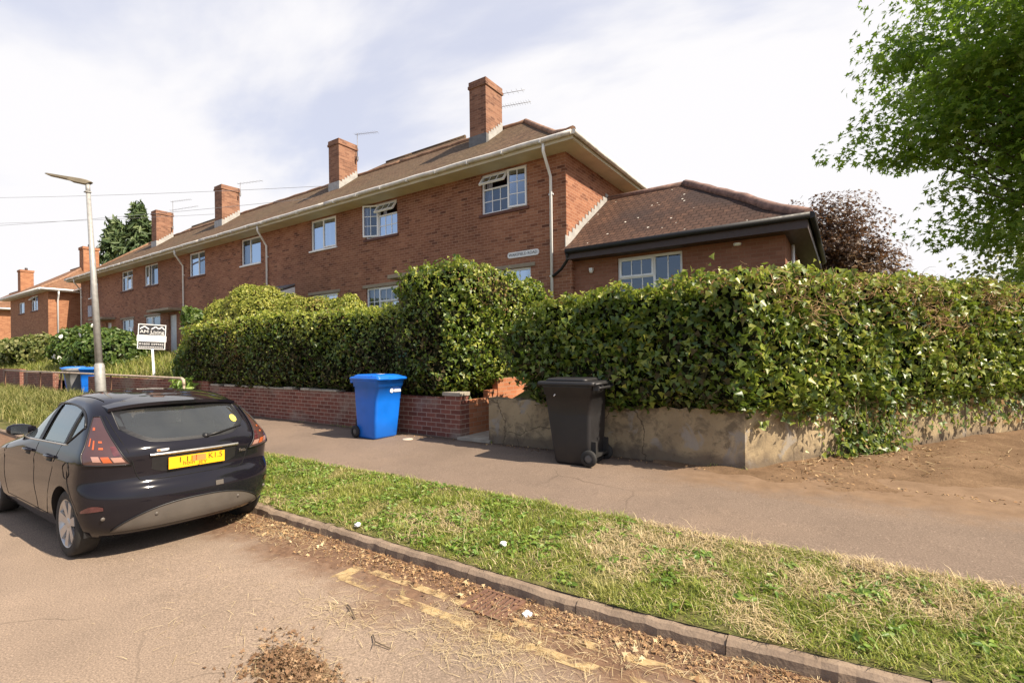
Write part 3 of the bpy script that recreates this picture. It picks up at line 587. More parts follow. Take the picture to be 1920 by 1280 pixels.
def terrace():
    specs = [
     [  # house 1
      (-8.16, -6.70, Wz0, Wz1, [(.60, [(.36, 3, 1, ('top', -38)), (.64, 3, 2, None)]), (.40, [(1, 2, 3, ('right', 7))])], 'tile', [(.02, .16)]),
      (-12.90, -11.42, Wz0, Wz1, [(.38, [(1, 2, 3, ('right', 24))]), (.62, [(.36, 3, 1, ('top', -34)), (.64, 3, 2, None)])], 'tile', [(.42, .55)]),
      (-12.90, -11.40, Gz0, Gz1, [(.38, [(1, 2, 3, None)]), (.62, [(.36, 3, 1, ('top', 0)), (.64, 3, 2, None)])], 'tile', [(.02, .98)]),
      (-8.10, -6.62, Gz0, 3.93, [(.5, [(1, 2, 3, None)]), (.5, [(1, 2, 3, None)])], 'tile', [])],
     [(-15.85, -14.40, Wz0, Wz1, [(.5, [(1, 1, 1, None)]), (.5, [(1, 1, 1, ('right', 3))])], 'white', [(.02, .25), (.52, .62)]),
      (-20.62, -19.13, Wz0, Wz1, [(.42, [(1, 1, 1, None)]), (.58, [(1, 1, 1, None)])], 'white', [(.02, .30)]),
      (-15.85, -14.36, Gz0, Gz1, [(.58, [(.4, 1, 1, None), (.6, 1, 1, None)]), (.42, [(.4, 1, 1, ('top', 0)), (.6, 1, 1, None)])], 'white', [(.02, .5)])],
     [(-25.25, -23.70, Wz0, Wz1, [(.55, [(1, 1, 1, None)]), (.45, [(1, 1, 1, None)])], 'tile', [(.02, .55), (.6, .98)]),
      (-30.21, -28.60, Wz0, Wz1, [(.4, [(1, 1, 1, ('left', 6))]), (.6, [(1, 1, 1, None)])], 'tile', [(.4, .98)]),
      (-30.15, -28.40, Gz0, Gz1, [(.4, [(.5, 1, 1, ('top', 0)), (.5, 1, 1, None)]), (.6, [(1, 1, 1, None)])], 'tile', [])],
     [(-33.36, -31.75, Wz0, Wz1, [(.45, [(.28, 1, 1, None), (.72, 1, 1, None)]), (.55, [(.28, 1, 1, None), (.72, 1, 1, ('left', 5))])], 'tile', [(.05, .95)]),
      (-38.42, -36.97, Wz0, Wz1, [(.5, [(1, 1, 1, None)]), (.5, [(1, 1, 1, None)])], 'white', []),
      (-33.36, -31.75, 2.15, Gz1, [(.5, [(1, 1, 1, None)]), (.5, [(.25, 1, 1, None), (.75, 1, 1, ('left', 5))])], 'white', [(.02, .25)]),
      (-38.42, -37.40, Gz0, Gz1, [(1, [(.5, 1, 1, ('top', 0)), (.5, 1, 1, None)])], 'white', [])]]
    doors = [(-10.55, -9.70), (-18.2, -17.3), (-27.45, -26.6), (-35.7, -34.9)]
    chim = [(-9.90, -9.25), (-17.12, -16.48), (-26.40, -25.68), (-33.98, -33.32)]
    ctop = [10.36, 10.30, 10.36, 10.42]
    for h in range(4):
        xr, xl = XB[h], XB[h+1]
        house = empty('terraced_house' if h else 'end_house', ((xl+xr)/2, YF, ZG)); houses.append(house); house['_'] = 0; del house['_']
        tag(house, HL[h], 'house', 'brick terrace houses')
        off = Matrix.Translation((-(xl+xr)/2, -YF, -ZG))
        before = set(COL.objects)
        ops = [(w[0], w[1], w[2], w[3]) for w in specs[h]] + [(doors[h][0], doors[h][1], 1.75, 3.85)]
        mb = MB(); wall_front(mb, xl, xr, ZG-.6, ZS+.05, YF, ops)
        yb = 2*YR - YF
        a = xr if h == 0 else xr - .006; b = xl if h == 3 else xl + .006
        mb.quad((a, YF, ZG-.6), (a, yb, ZG-.6), (a, yb, ZS+.05), (a, YF, ZS+.05)); mb.quad((b, yb, ZG-.6), (b, YF, ZG-.6), (b, YF, ZS+.05), (b, yb, ZS+.05))
        mb.quad((xr, yb, ZG-.6), (xl, yb, ZG-.6), (xl, yb, ZS+.05), (xr, yb, ZS+.05)); mb.quad((b, YF, ZS+.02), (a, YF, ZS+.02), (a, yb, ZS+.02), (b, yb, ZS+.02))
        if h == 0: mb.box(-5.588, -5.45, YF + .002, YF+.36, ZG-.6, 4.12)
        mb.build('wall', M['brick'], house, fixn=False)
        rm = MB(); rm.quad((b+.02, YF+1.6, ZG), (a-.02, YF+1.6, ZG), (a-.02, YF+1.6, ZS), (b+.02, YF+1.6, ZS)); rm.quad((b+.02, YF+.12, 4.4), (a-.02, YF+.12, 4.4), (a-.02, YF+1.6, 4.4), (b+.02, YF+1.6, 4.4)); rm.build('room_partition', M['room'], house)
        for w in specs[h]:
            window(house, *w[:4], YF, w[4], w[5], w[6])
            if w[2] < 4:
                li = MB(); li.box(w[0]-.14, w[1]+.14, YF-.03, YF+.05, w[3]+.004, w[3]+.10); li.build('lintel', M['lintel'], house)
        dm = MB(); dm.box(doors[h][0], doors[h][1], YF+.09, YF+.14, 1.75, 3.85); dm.box(doors[h][0]+.1, doors[h][1]-.1, YF+.08, YF+.09, 3.0, 3.7)
        do = dm.build('front_door', M['door_white'], house); k = MB(); k.box(doors[h][1]-.12, doors[h][1]-.07, YF+.05, YF+.088, 2.75, 2.9); k.build('handle', M['metal'], do)
        if h == 1:
            pm = MB(); pm.add([(-18.9, YF-.003, 4.42), (-16.85, YF-.003, 4.42), (-16.85, YF-.95, 4.02), (-18.9, YF-.95, 4.02), (-18.9, YF-.003, 4.36), (-16.85, YF-.003, 4.36), (-16.85, YF-.95, 3.96), (-18.9, YF-.95, 3.96)], [(0, 1, 2, 3), (4, 7, 6, 5), (3, 2, 6, 7), (1, 5, 6, 2), (0, 3, 7, 4)])
            po = pm.build('porch_roof', M['porch_roof'], house)
            pc = MB(); pc.add([(-16.86, YF-.004, 4.30), (-16.86, YF-.93, 3.95), (-16.86, YF-.93, 3.84), (-16.86, YF-.004, 3.84), (-16.84, YF-.004, 4.30), (-16.84, YF-.93, 3.95), (-16.84, YF-.93, 3.84), (-16.84, YF-.004, 3.84)], [(0, 1, 2, 3), (4, 7, 6, 5), (0, 4, 5, 1), (1, 5, 6, 2), (2, 6, 7, 3)])
            pc.box(-18.9, -16.87, YF-.95, YF-.91, 3.86, 3.955); pc.build('fascia', M['upvc'], po)
        else:
            x0, x1 = {0: (-11.2, -9.2), 2: (-28.3, -25.9), 3: (-36.5, -34.3)}[h]
            cm = MB(); cm.box(x0, x1, YF-.62, YF-.002, 3.98, 4.09); cm.build('door_canopy', M['lintel'], house, bevel=.006)
        # eaves
        e0, e1 = (xl if h < 3 else XW+.02), (xr if h else XE-.02)
        so_ = MB(); so_.box(e0, e1, YE+.06, YF-.002, ZS-.015, ZS+.012); so_.build('soffit', M['cream'], house)
        fa = MB(); fa.box(e0, e1, YE+.035, YE+.058, ZS-.03, ZS+.13); fa.build('fascia', M['cream'], house)
        gu = MB()
        gu.tube([(e0 + (e1-e0)*i/24, YE-.03 + .004*math.sin(i*2.1), 6.70 + .006*math.sin(i*1.3)) for i in range(25)], .058, 10)
        for i in range(int((e1-e0)/1.1)): xx = e0 + .5 + i*1.1; gu.box(xx-.02, xx+.02, YE-.095, YE+.034, 6.63, 6.70)
        gu.build('gutter', M['gutter'], house)
        if h in (0, 3):
            s = 1 if h == 0 else -1; xa = xr if h == 0 else xl; xe = XE if h == 0 else XW
            yy = 2*YR - YE
            lo, hi = sorted((xa + s*.002, xe - s*.06)); m2 = MB(); m2.box(lo, hi, YF+.0, yy-.06, ZS-.015, ZS+.012); m2.build('soffit', M['cream'], house)
            m2 = MB(); lo, hi = sorted((xe - s*.058, xe - s*.035)); m2.box(lo, hi, YE+.06, yy-.04, ZS-.03, ZS+.13); m2.build('fascia', M['cream'], house)
            m2 = MB(); m2.tube([(xe + s*.03, YE-.03 + (yy-YE)*i/20, 6.70 + .005*math.sin(i)) for i in range(21)], .058, 10); m2.build('gutter', M['gutter'], house)
        rf = MB(); roof_part(rf, XW if h == 3 else xl, XE if h == 0 else xr, h == 0, h == 3); ro = rf.build('roof', M['roof'], house, fixn=False)
        rg = MB(); ra, rb = (XW+3.35 if h == 3 else xl), (XE-3.35 if h == 0 else xr)
        rg.tube([(ra + (rb-ra)*i/20, YR, PROF[-1][1]+.0 + .012*math.sin(i*1.9)) for i in range(21)], .085, 8); rg.build('ridge_tiles', M['ridge'], ro)
        if h in (0, 3):
            s = 1 if h == 0 else -1; xe = XE if h == 0 else XW; rg = MB()
            for sy in (1, -1): rg.tube([(xe - s*dd, (YE + dd) if sy > 0 else (2*YR-YE-dd), zz+.02) for dd, zz in PROF], .08, 8)
            rg.build('hip_tiles', M['ridge'], ro)
        # raised rear roof straddling two houses
        if h in (0, 1, 2, 3):
            X0, X1 = (-17.3, -10.9) if h < 2 else (-34.4, -28.2); top0, top1 = X0+1.7, X1-.55
            cut = XB[1] if h < 2 else XB[3]; ym, zt, zb = 14.05, 9.66, 9.05
            rr = MB()
            if h in (0, 2): a0, a1 = cut, X1; t0, t1 = cut, top1
            else: a0, a1 = X0, cut; t0, t1 = top0, cut
            rr.quad((a0, 13.30, zb), (a1, 13.30, zb), (t1, ym, zt), (t0, ym, zt)); rr.quad((a1, 16.4, 7.2), (a0, 16.4, 7.2), (t0, ym, zt), (t1, ym, zt))
            if h in (0, 2): rr.quad((a1, 13.30, zb), (a1, 16.4, 7.2), (t1, ym, zt), (t1, ym, zt-.001))
            else: rr.quad((a0, 16.4, 7.2), (a0, 13.30, zb), (t0, ym, zt-.001), (t0, ym, zt))
            rr.tube([(t0, ym, zt), (t1, ym, zt)], .07, 6); rr.build('rear_roof', M['roof'], house, fixn=False)
        co = chimney(house, chim[h][0], chim[h][1], 12.38, 13.26, ctop[h])
        if h == 0: aerial(co, -9.42, 13.33, 8.9, 10.34, [(10.26, .85, .25, 0, 6), (9.84, 1.05, .30, .0, 14)])
        if h == 1: aerial(co, -16.38, 13.2, 9.6, 10.75, [(10.72, 1.0, .2, -.10, 10)])
        if h == 2: aerial(co, -25.5, 13.2, 9.9, 10.62, [(10.56, 1.2, .5, .06, 8)])
        if h == 3: aerial(co, -33.2, 13.2, 9.4, 11.1, [(11.06, 1.2, .5, .05, 9), (10.55, 1.8, .6, .08, 9)])
        if h == 0: downpipe(house, -5.98, 1.7)
        if h == 1: downpipe(house, -18.62, 4.05)
        if h == 2: downpipe(house, -25.72, 1.7)
        if h == 3:
            pq = MB(); pq.box(-38.62, -37.98, YF-.03, YF-.001, 4.35, 5.02); pq.build('wall_plaque', M['plaque'], house)
        if h == 3: downpipe(house, -39.70, 1.7)
        if h == 0: wing(house)
        for o in set(COL.objects) - before:
            if o.parent is house: o.data.transform(off); kids_off(o, off)
def kids_off(o, off):
    for c in o.children: c.data.transform(off); kids_off(c, off)
def wing(house):
    Yw, x0, x1 = 10.80, -5.45, -0.97; zt = 3.96; ye, xe = 10.33, -0.56; yr, zr, zeave = 13.2, 6.06, 4.14
    wx0, wx1 = -4.36, -2.90
    mb = MB(); wall_front(mb, x0, x1, ZG-.6, zt, Yw, [(wx0, wx1, 2.75, 3.88)]); mb.quad((x1, Yw, ZG-.6), (x1, 15.6, ZG-.6), (x1, 15.6, zt), (x1, Yw, zt))
    mb.quad((x1, 15.6, ZG-.6), (x0, 15.6, ZG-.6), (x0, 15.6, zt), (x1, 15.6, zt)); mb.quad((x0, Yw, zt-.01), (x1, Yw, zt-.01), (x1, 15.6, zt-.01), (x0, 15.6, zt-.01))
    mb.build('extension_wall', M['brick_wing'], house, fixn=False)
    rm = MB(); rm.quad((x0, Yw+1.4, ZG), (x1, Yw+1.4, ZG), (x1, Yw+1.4, zt), (x0, Yw+1.4, zt)); rm.build('room_partition', M['room'], house)
    window(house, wx0, wx1, 2.75, 3.88, Yw, [(.58, [(.40, 3, 1, ('top', 0)), (.60, 3, 1, None)]), (.42, [(1, 2, 2, None)])], 'tile', [])
    # roof: front slope, hipped to the right
    rf = MB(); N = 36; K = 12
    def fl(t): return 0.06*math.sin(math.pi*min(1, t/.4))*(-1) if t < .4 else 0   # slight flare at the eave
    def front(i, k, back=False):
        t = k/K; d = (yr-ye)*t; b = xe - d*((xe+3.45)/(yr-ye)); a = -5.586
        x = a + (b-a)*i/N; y = ye + d if not back else 2*yr-ye-d; return (x, y, zeave + (zr-zeave)*t + fl(t) + .4*sag(x*2, y)*(0 < k < K))
    for back in (False, True):
        vs = [front(i, k, back) for i in range(N+1) for k in range(K+1)]
        rf.add(vs, [(i*(K+1)+k, (i+1)*(K+1)+k, (i+1)*(K+1)+k+1, i*(K+1)+k+1) for i in range(N) for k in range(K)], 0, True)
    def hip(i, k):
        t = k/K; d = (yr-ye)*t; x = xe - d*((xe+3.45)/(yr-ye)); y0, y1 = ye+d, 2*yr-ye-d
        return (x, y0 + (y1-y0)*i/N, zeave + (zr-zeave)*t + fl(t))
    rf.add([hip(i, k) for i in range(N+1) for k in range(K+1)], [(i*(K+1)+k, (i+1)*(K+1)+k, (i+1)*(K+1)+k+1, i*(K+1)+k+1) for i in range(N) for k in range(K)], 0, True)
    ro = rf.build('extension_roof', M['roof_wing'], house)
    rg = MB(); rg.tube([(-5.58, yr, zr), (-3.45, yr, zr)], .09, 8); rg.build('ridge_tiles', M['ridge_old'], ro)
    rg = MB(); pts = [front(N, k) for k in range(K+1)]; rg.tube([(p[0], p[1], p[2]+.02) for p in pts], [.10 + .012*(k % 2) for k in range(K+1)], 8)
    rg.tube([hip(N, k) for k in range(K+1)], .085, 8); rg.build('hip_tiles', M['ridge_old'], ro)
    fl_ = MB(); n = 14
    for i in range(n):
        ta, tb = i/n, (i+1)/n; ya, yb2 = ye + .25 + (yr-ye-.25)*ta, ye + .25 + (yr-ye-.25)*tb; za = zeave + (zr-zeave)*((ya-ye)/(yr-ye))
        fl_.box(-5.588, -5.572, ya, yb2, za-.05, za+.25)
    fl_.build('flashing', M['lead'], ro)
    so_ = MB(); so_.box(-5.44, xe-.03, ye+.03, Yw-.002, zt-.03, zt-.005); so_.box(x1+.002, xe-.03, Yw, 15.9, zt-.03, zt-.005); so_.box(-5.45, xe-.02, ye+.01, ye+.03, zt-.05, zt+.17); so_.box(xe-.03, xe-.01, ye+.03, 16.0, zt-.05, zt+.17)
    so_.build('extension_soffit', M['dark_paint'], house)
    gu = MB(); gu.tube([(-5.42, ye-.045, zt+.13), (xe+.03, ye-.045, zt+.16)], .06, 10); gu.tube([(xe+.05, ye-.05, zt+.16), (xe+.05, 16.0, zt+.16)], .06, 10)
    gu.tube([(-5.40, ye-.04, zt+.08), (-5.40, ye+.05, zt-.02), (-5.66, YF-.15, zt-.22), (-5.93, YF-.08, zt-.36)], .036, 8); gu.build('extension_gutter', M['black_gutter'], house)
    wl = MB(); wl.box(-5.03, -4.95, Yw-.09, Yw-.001, 3.66, 3.72); wl.lathe([(0.0, 3.60), (.035, 3.61), (.05, 3.66)], (-4.99, Yw-.06, 0), n=10); wl.build('wall_light', M['upvc'], house)
    wl = MB(); wl.lathe([(0.0, 3.81), (.07, 3.82), (.075, 3.86)], (-1.80, Yw-.09, 0), n=12); wl.build('wall_light', M['upvc'], house)
    dn = MB(); dn.tube([(x1+.05, Yw+1.0, 1.7), (x1+.05, Yw+1.0, 3.9)], .035, 8); dn.build('downpipe', M['upvc'], house)
M['brick_wing'] = brick('extension_brick', [(0.24, 0.10, 0.062), (0.29, 0.125, 0.08), (0.34, 0.16, 0.105)], (0.32, 0.19, 0.125), blotch=0.55)
terrace()
# street name plate
pl = MB(); pts = []
for (cx, a0) in ((-6.36-.06, -90), (-7.31+.06, 90)):
    for i in range(9): a = R(a0 + 180*i/8); pts.append((cx + .06*math.cos(a)*1, 4.27 + .075*math.sin(a)))
n = len(pts); pl.add([(x, YF-.028, z) for x, z in pts] + [(x, YF-.001, z) for x, z in pts], [tuple(range(n)), tuple(reversed(range(n, 2*n)))] + [(i, n+i, n+(i+1) % n, (i+1) % n) for i in range(n)])
so_ = pl.build('street_sign', M['white']); tag(so_, 'white street name plate reading WAKEFIELD ROAD on end house', 'street sign')
text_mesh('lettering', 'WAKEFIELD ROAD', .10, M['blackprint'], so_, Matrix.Translation((-6.835, YF-.031, 4.27)) @ Matrix.Rotation(R(90), 4, 'X'), .001, fit=.86)

# ---- next blocks to the left
M['brick_far'] = brick('far_brick', [(0.26, 0.105, 0.055), (0.35, 0.155, 0.08), (0.44, 0.21, 0.11)], (0.44, 0.27, 0.165))
def hip_block(label, xr, xl, yf, yb, ze, chim, parts_windows, setback=None, gate=None):
    h = empty('brick_house', ((xr+xl)/2, yf, 1.5)); tag(h, label, 'house', 'brick houses beyond the terrace')
    off = Matrix.Translation((-(xr+xl)/2, -yf, -1.5)); before = set(COL.objects)
    mb = MB(); wall_front(mb, xl, xr, .8, ze, yf, [w[:4] for w in parts_windows]); mb.quad((xr, yf, .8), (xr, yb, .8), (xr, yb, ze), (xr, yf, ze)); mb.quad((xl, yf, .8), (xl, yb, .8), (xl, yb, ze), (xl, yf, ze)); mb.quad((xl, yb, .8), (xr, yb, .8), (xr, yb, ze), (xl, yb, ze))
    if setback: sx, sy = setback; mb.quad((xr, sy, .8), (sx, sy, .8), (sx, sy, ze), (xr, sy, ze))
    mb.build('wall', M['brick_far'], h, fixn=False)
    o_ = .5; yr = (yf+yb)/2; half = yr - yf + o_; zr = ze + half*.72; r = MB(); X1, X0, Y0, Y1 = xr+o_, xl-o_, yf-o_, yb+o_
    r.quad((X0, Y0, ze+.1), (X1, Y0, ze+.1), (X1-half, yr, zr), (X0+half, yr, zr)); r.quad((X1, Y1, ze+.1), (X0, Y1, ze+.1), (X0+half, yr, zr), (X1-half, yr, zr))
    r.add([(X1, Y0, ze+.1), (X1, Y1, ze+.1), (X1-half, yr, zr)], [(0, 1, 2)]); r.add([(X0, Y1, ze+.1), (X0, Y0, ze+.1), (X0+half, yr, zr)], [(0, 1, 2)])
    if setback: r.quad((X1-.2, sy-o_, ze+.1), (sx, sy-o_, ze+.1), (sx, sy+3, ze+2.6), (X1-2.6, sy+3, ze+2.6))
    ro = r.build('roof', M['roof_far'], h)
    rg = MB(); rg.tube([(X1, Y0, ze+.12), (X1-half*.5, Y0+half*.5, ze+half*.34), (X1-half, yr, zr)], .12, 6); rg.tube([(X0+half, yr, zr), (X1-half, yr, zr)], .1, 6); rg.build('ridge_tiles', M['ridge'], ro)
    e = MB(); e.box(X0, X1, Y0, yf-.01, ze-.02, ze+.05); e.box(xr+.01, X1, yf, (sy if setback else Y1), ze-.02, ze+.05); e.build('soffit', M['gutter'], h)
    gu = MB(); gu.tube([(X0, Y0-.05, ze+.09), (X1+.05, Y0-.05, ze+.09)], .07, 6); gu.tube([(X1+.05, Y0-.05, ze+.09), (X1+.05, (sy-o_ if setback else Y1), ze+.09)], .07, 6)
    if setback: gu.tube([(X1+.05, sy-o_, ze+.09), (sx, sy-o_, ze+.09)], .07, 6)
    gu.build('gutter', M['upvc'], h)
    for w in parts_windows: window(h, *w[:4], yf, w[4], w[5], w[6])
    if chim:
        cx0, cx1, cy0, cy1, cz = chim; c = MB(); c.box(cx0, cx1, cy0, cy1, ze+1, cz-.2); c.box(cx0-.05, cx1+.05, cy0-.05, cy1+.05, cz-.2, cz); co = c.build('chimney', M['brick_far'], h)
        p = MB(); p.lathe([(0, cz), (.13, cz), (.11, cz+.25), (0, cz+.25)], (cx1-.3, (cy0+cy1)/2, 0), n=8); p.build('chimney_pot', M['dark_paint'], co)
    for o in set(COL.objects) - before:
        if o.parent is h: o.data.transform(off); kids_off(o, off)
    return h
h5 = hip_block('brick hip roofed house beyond the lamp post with sunlit gable', -46.0, -56.0, 10.5, 16.6, 6.55, (-48.9, -48.0, 13.0, 13.95, 10.35),
    [(-53.55, -51.95, 5.35, 6.2, [(1, [(1, 1, 1, None)])], 'tile', []), (-50.2, -48.45, 5.36, 6.45, [(.5, [(.3, 1, 1, ('top', -40)), (.7, 1, 1, None)]), (.5, [(1, 1, 1, None)])], 'tile', []),
     (-53.55, -51.95, 2.2, 3.45, [(1, [(1, 1, 1, ('top', -30))])], 'tile', []), (-50.2, -48.45, 2.2, 3.45, [(1, [(1, 1, 1, ('top', -30))])], 'tile', [])], setback=(-39.95, 12.25))
d_ = MB(); off = Vector((51.0, -10.5, -1.5)); d_.tube([Vector(p) + off for p in [(-45.5, 10.95, 6.55), (-45.6, 10.97, 6.3), (-45.93, 11.0, 5.9), (-45.93, 11.0, 1.2)]], .05, 8); d_.build('downpipe', M['upvc'], h5)
h6 = hip_block('farthest brick house at the left edge of the photo', -66.0, -80.0, 11.3, 17.5, 6.55, (-70.6, -69.6, 13.8, 14.8, 11.0), [(-70, -68.5, 5.2, 6.3, [(1, [(1, 1, 1, None)])], 'tile', [])])
# ================================================================ FOLIAGE
def unit(v): return v / np.maximum(np.linalg.norm(v, axis=1, keepdims=True), 1e-9)
SHAPES = {   # half leaf outlines: base, widest, (notch), tip; x along the leaf, y across, z fold
 'ivy':  ([(0, 0, 0), (.10, .48, .10), (.42, .26, .03), (1.0, 0, -.10), (.42, -.26, .03), (.10, -.48, .10)], [(0, 3, 2, 1), (0, 5, 4, 3)]),
 'oval': ([(0, 0, 0), (.30, .30, .06), (.72, .22, .03), (1.0, 0, -.08), (.72, -.22, .03), (.30, -.30, .06)], [(0, 3, 2, 1), (0, 5, 4, 3)]),
 'star': ([(0, 0, 0), (.02, .42, -.04), (.34, .17, .02), (.62, .52, -.06), (.52, .12, .03), (1.0, 0, -.10), (.52, -.12, .03), (.62, -.52, -.06), (.34, -.17, .02), (.02, -.42, -.04)], [(0, 4, 2, 1), (4, 3, 2, 2), (0, 5, 4, 4), (0, 9, 8, 6), (8, 7, 6, 6), (0, 6, 5, 5)]),
 'blade': ([(0, .5, 0), (0, -.5, 0), (.55, -.36, .12), (.55, .36, .12), (1.0, 0, .0)], [(0, 1, 2, 3), (3, 2, 4, 4)]),
}
def leaves(C, Nn, size, shape='ivy', droop=0.5, jitter=0.5, width=1.0):
    """C centres, Nn outward normals; returns V, list of faces (quads/tris separated)"""
    n = len(C); Nn = unit(Nn + rng.normal(0, jitter, (n, 3)))
    dirv = rng.normal(0, 1, (n, 3)); dirv[:, 2] -= droop * 2
    T = unit(dirv - Nn * (dirv * Nn).sum(1, keepdims=True)); B = np.cross(Nn, T)
    base, faces = SHAPES[shape]; base = np.array(base); k = len(base)
    s = (size * (0.65 + 0.7 * rng.random(n)))[:, None, None] if np.isscalar(size) else size[:, None, None]
    V = C[:, None, :] + s * (T[:, None, :] * (base[None, :, 0:1] - .4) + B[:, None, :] * base[None, :, 1:2] * width + Nn[:, None, :] * base[None, :, 2:3])
    F = []
    for f in faces:
        F.append(np.array(f))
    F = np.array(F)
    idx = (np.arange(n) * k)[:, None, None] + F[None]
    return V.reshape(-1, 3), idx.reshape(-1, 4)
def tri_clean(F):
    t = F[:, 2] == F[:, 3]; return F[~t], F[t][:, :3]
def leafmesh(name, V, F, mats, parent=None, midx=None):
    """quads and triangles in one mesh"""
    t = F[:, 2] == F[:, 3]
    me = bpy.data.meshes.new(name); nq, ntr = int((~t).sum()), int(t.sum())
    me.vertices.add(len(V)); me.vertices.foreach_set('co', np.asarray(V, np.float32).ravel())
    loops = np.concatenate([F[~t].ravel(), F[t][:, :3].ravel()]).astype(np.int32)
    me.loops.add(len(loops)); me.loops.foreach_set('vertex_index', loops)
    st = np.concatenate([np.arange(nq) * 4, nq * 4 + np.arange(ntr) * 3]).astype(np.int32)
    me.polygons.add(nq + ntr); me.polygons.foreach_set('loop_start', st)
    me.polygons.foreach_set('use_smooth', np.full(nq + ntr, True))
    if midx is not None:
        mi = np.concatenate([midx[~t], midx[t]]); me.polygons.foreach_set('material_index', mi.astype(np.int32))
    me.update(calc_edges=True)
    for m in (mats if isinstance(mats, (list, tuple)) else [mats]): me.materials.append(m)
    o = bpy.data.objects.new(name, me); COL.objects.link(o)
    if parent: o.parent = parent
    return o
def wob(P, a=0.10, f=1.0, ph=0.0):
    x, y, z = P[:, 0] * f, P[:, 1] * f, P[:, 2] * f
    return a * (np.sin(2.3*x + 1.7*y + ph) * np.sin(2.9*z + .8*x + ph*2) + .6*np.sin(5.1*x - 3.3*z + ph) * np.sin(4.7*y + 2.1*z) + .35*np.sin(11*x + 7*z + ph) * np.sin(9*y - 8*z))
def rbox(P, lo, hi, r, rot=0.0, piv=(0, 0)):
    c = (np.array(lo) + np.array(hi)) / 2; h = (np.array(hi) - np.array(lo)) / 2
    Q = P.copy()
    if rot:
        x, y = P[:, 0]-piv[0], P[:, 1]-piv[1]; cs, sn = math.cos(rot), math.sin(rot); Q[:, 0] = cs*x + sn*y; Q[:, 1] = -sn*x + cs*y
    q = np.abs(Q - c) - (h - r); return np.linalg.norm(np.maximum(q, 0), axis=1) + np.minimum(q.max(1), 0) - r
def ellip(P, c, rad):
    q = (P - np.array(c)) / np.array(rad); k = np.linalg.norm(q, axis=1); return (k - 1) * min(rad) * 1.0
def sample_sdf(f, lo, hi, n, depth=0.16, out=0.03, keep=None):
    """random points in a band under the surface f = 0 and their gradients"""
    Cs, Ns = [], []; got = 0; lo = np.array(lo, float); hi = np.array(hi, float)
    while got < n:
        P = lo + (hi - lo) * rng.random((400000, 3)); d = f(P); w = (d < out) & (d > -depth) & (rng.random(len(P)) < np.exp(-np.maximum(0, -d) / (depth * .6)))
        if keep is not None: w &= keep(P)
        P = P[w]; e = 0.02; g = np.stack([f(P + np.eye(3)[i]*e) - f(P - np.eye(3)[i]*e) for i in range(3)], 1)
        Cs.append(P); Ns.append(unit(g)); got += len(P)
        if len(P) == 0: break
    C = np.concatenate(Cs)[:n]; N = np.concatenate(Ns)[:n]; return C, N
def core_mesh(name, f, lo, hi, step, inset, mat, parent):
    """near-black core of a hedge, painting the shade between its leaves: voxel surface of f < -inset, slightly jittered"""
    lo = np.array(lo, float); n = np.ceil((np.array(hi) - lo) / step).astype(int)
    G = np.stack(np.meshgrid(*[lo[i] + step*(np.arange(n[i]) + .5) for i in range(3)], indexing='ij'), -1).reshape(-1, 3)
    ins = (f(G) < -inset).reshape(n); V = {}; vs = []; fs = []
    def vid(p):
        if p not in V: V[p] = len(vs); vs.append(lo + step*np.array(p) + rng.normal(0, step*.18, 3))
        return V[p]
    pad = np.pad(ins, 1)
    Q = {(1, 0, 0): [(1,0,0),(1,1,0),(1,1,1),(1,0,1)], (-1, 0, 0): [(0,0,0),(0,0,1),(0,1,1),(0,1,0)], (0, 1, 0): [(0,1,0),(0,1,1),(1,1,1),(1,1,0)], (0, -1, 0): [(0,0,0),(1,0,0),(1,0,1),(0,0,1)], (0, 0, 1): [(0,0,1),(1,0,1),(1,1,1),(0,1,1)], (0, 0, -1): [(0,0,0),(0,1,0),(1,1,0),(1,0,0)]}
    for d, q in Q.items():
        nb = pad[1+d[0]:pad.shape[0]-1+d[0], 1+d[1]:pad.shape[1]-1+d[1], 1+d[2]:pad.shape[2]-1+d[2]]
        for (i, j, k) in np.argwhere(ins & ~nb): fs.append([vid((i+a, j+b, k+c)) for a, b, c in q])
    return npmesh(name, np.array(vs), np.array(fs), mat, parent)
def twigs(name, C, D, ln, r, mat, parent, curl=.5, seg=3):
    """thin bent three-sided twigs starting at C heading D"""
    n = len(C); D = unit(D); pts = [C]; d = D
    for s in range(seg): d = unit(d + rng.normal(0, curl, (n, 3))); pts.append(pts[-1] + d * (ln * (.5 + rng.random((n, 1))) / seg))
    V = []; a = unit(np.cross(D, rng.normal(0, 1, (n, 3)))); b = np.cross(D, a)
    for i, p in enumerate(pts):
        rr = r * (1 - .6 * i / seg)
        for j in range(3): V.append(p + rr * (a * math.cos(2.094*j) + b * math.sin(2.094*j)))
    V = np.stack(V, 1); k = V.shape[1]; F = np.array([(i*3+j, i*3+(j+1) % 3, (i+1)*3+(j+1) % 3, (i+1)*3+j) for i in range(seg) for j in range(3)])
    idx = (np.arange(n)*k)[:, None, None] + F[None]; return npmesh(name, V.reshape(-1, 3), idx.reshape(-1, 4), mat, parent)

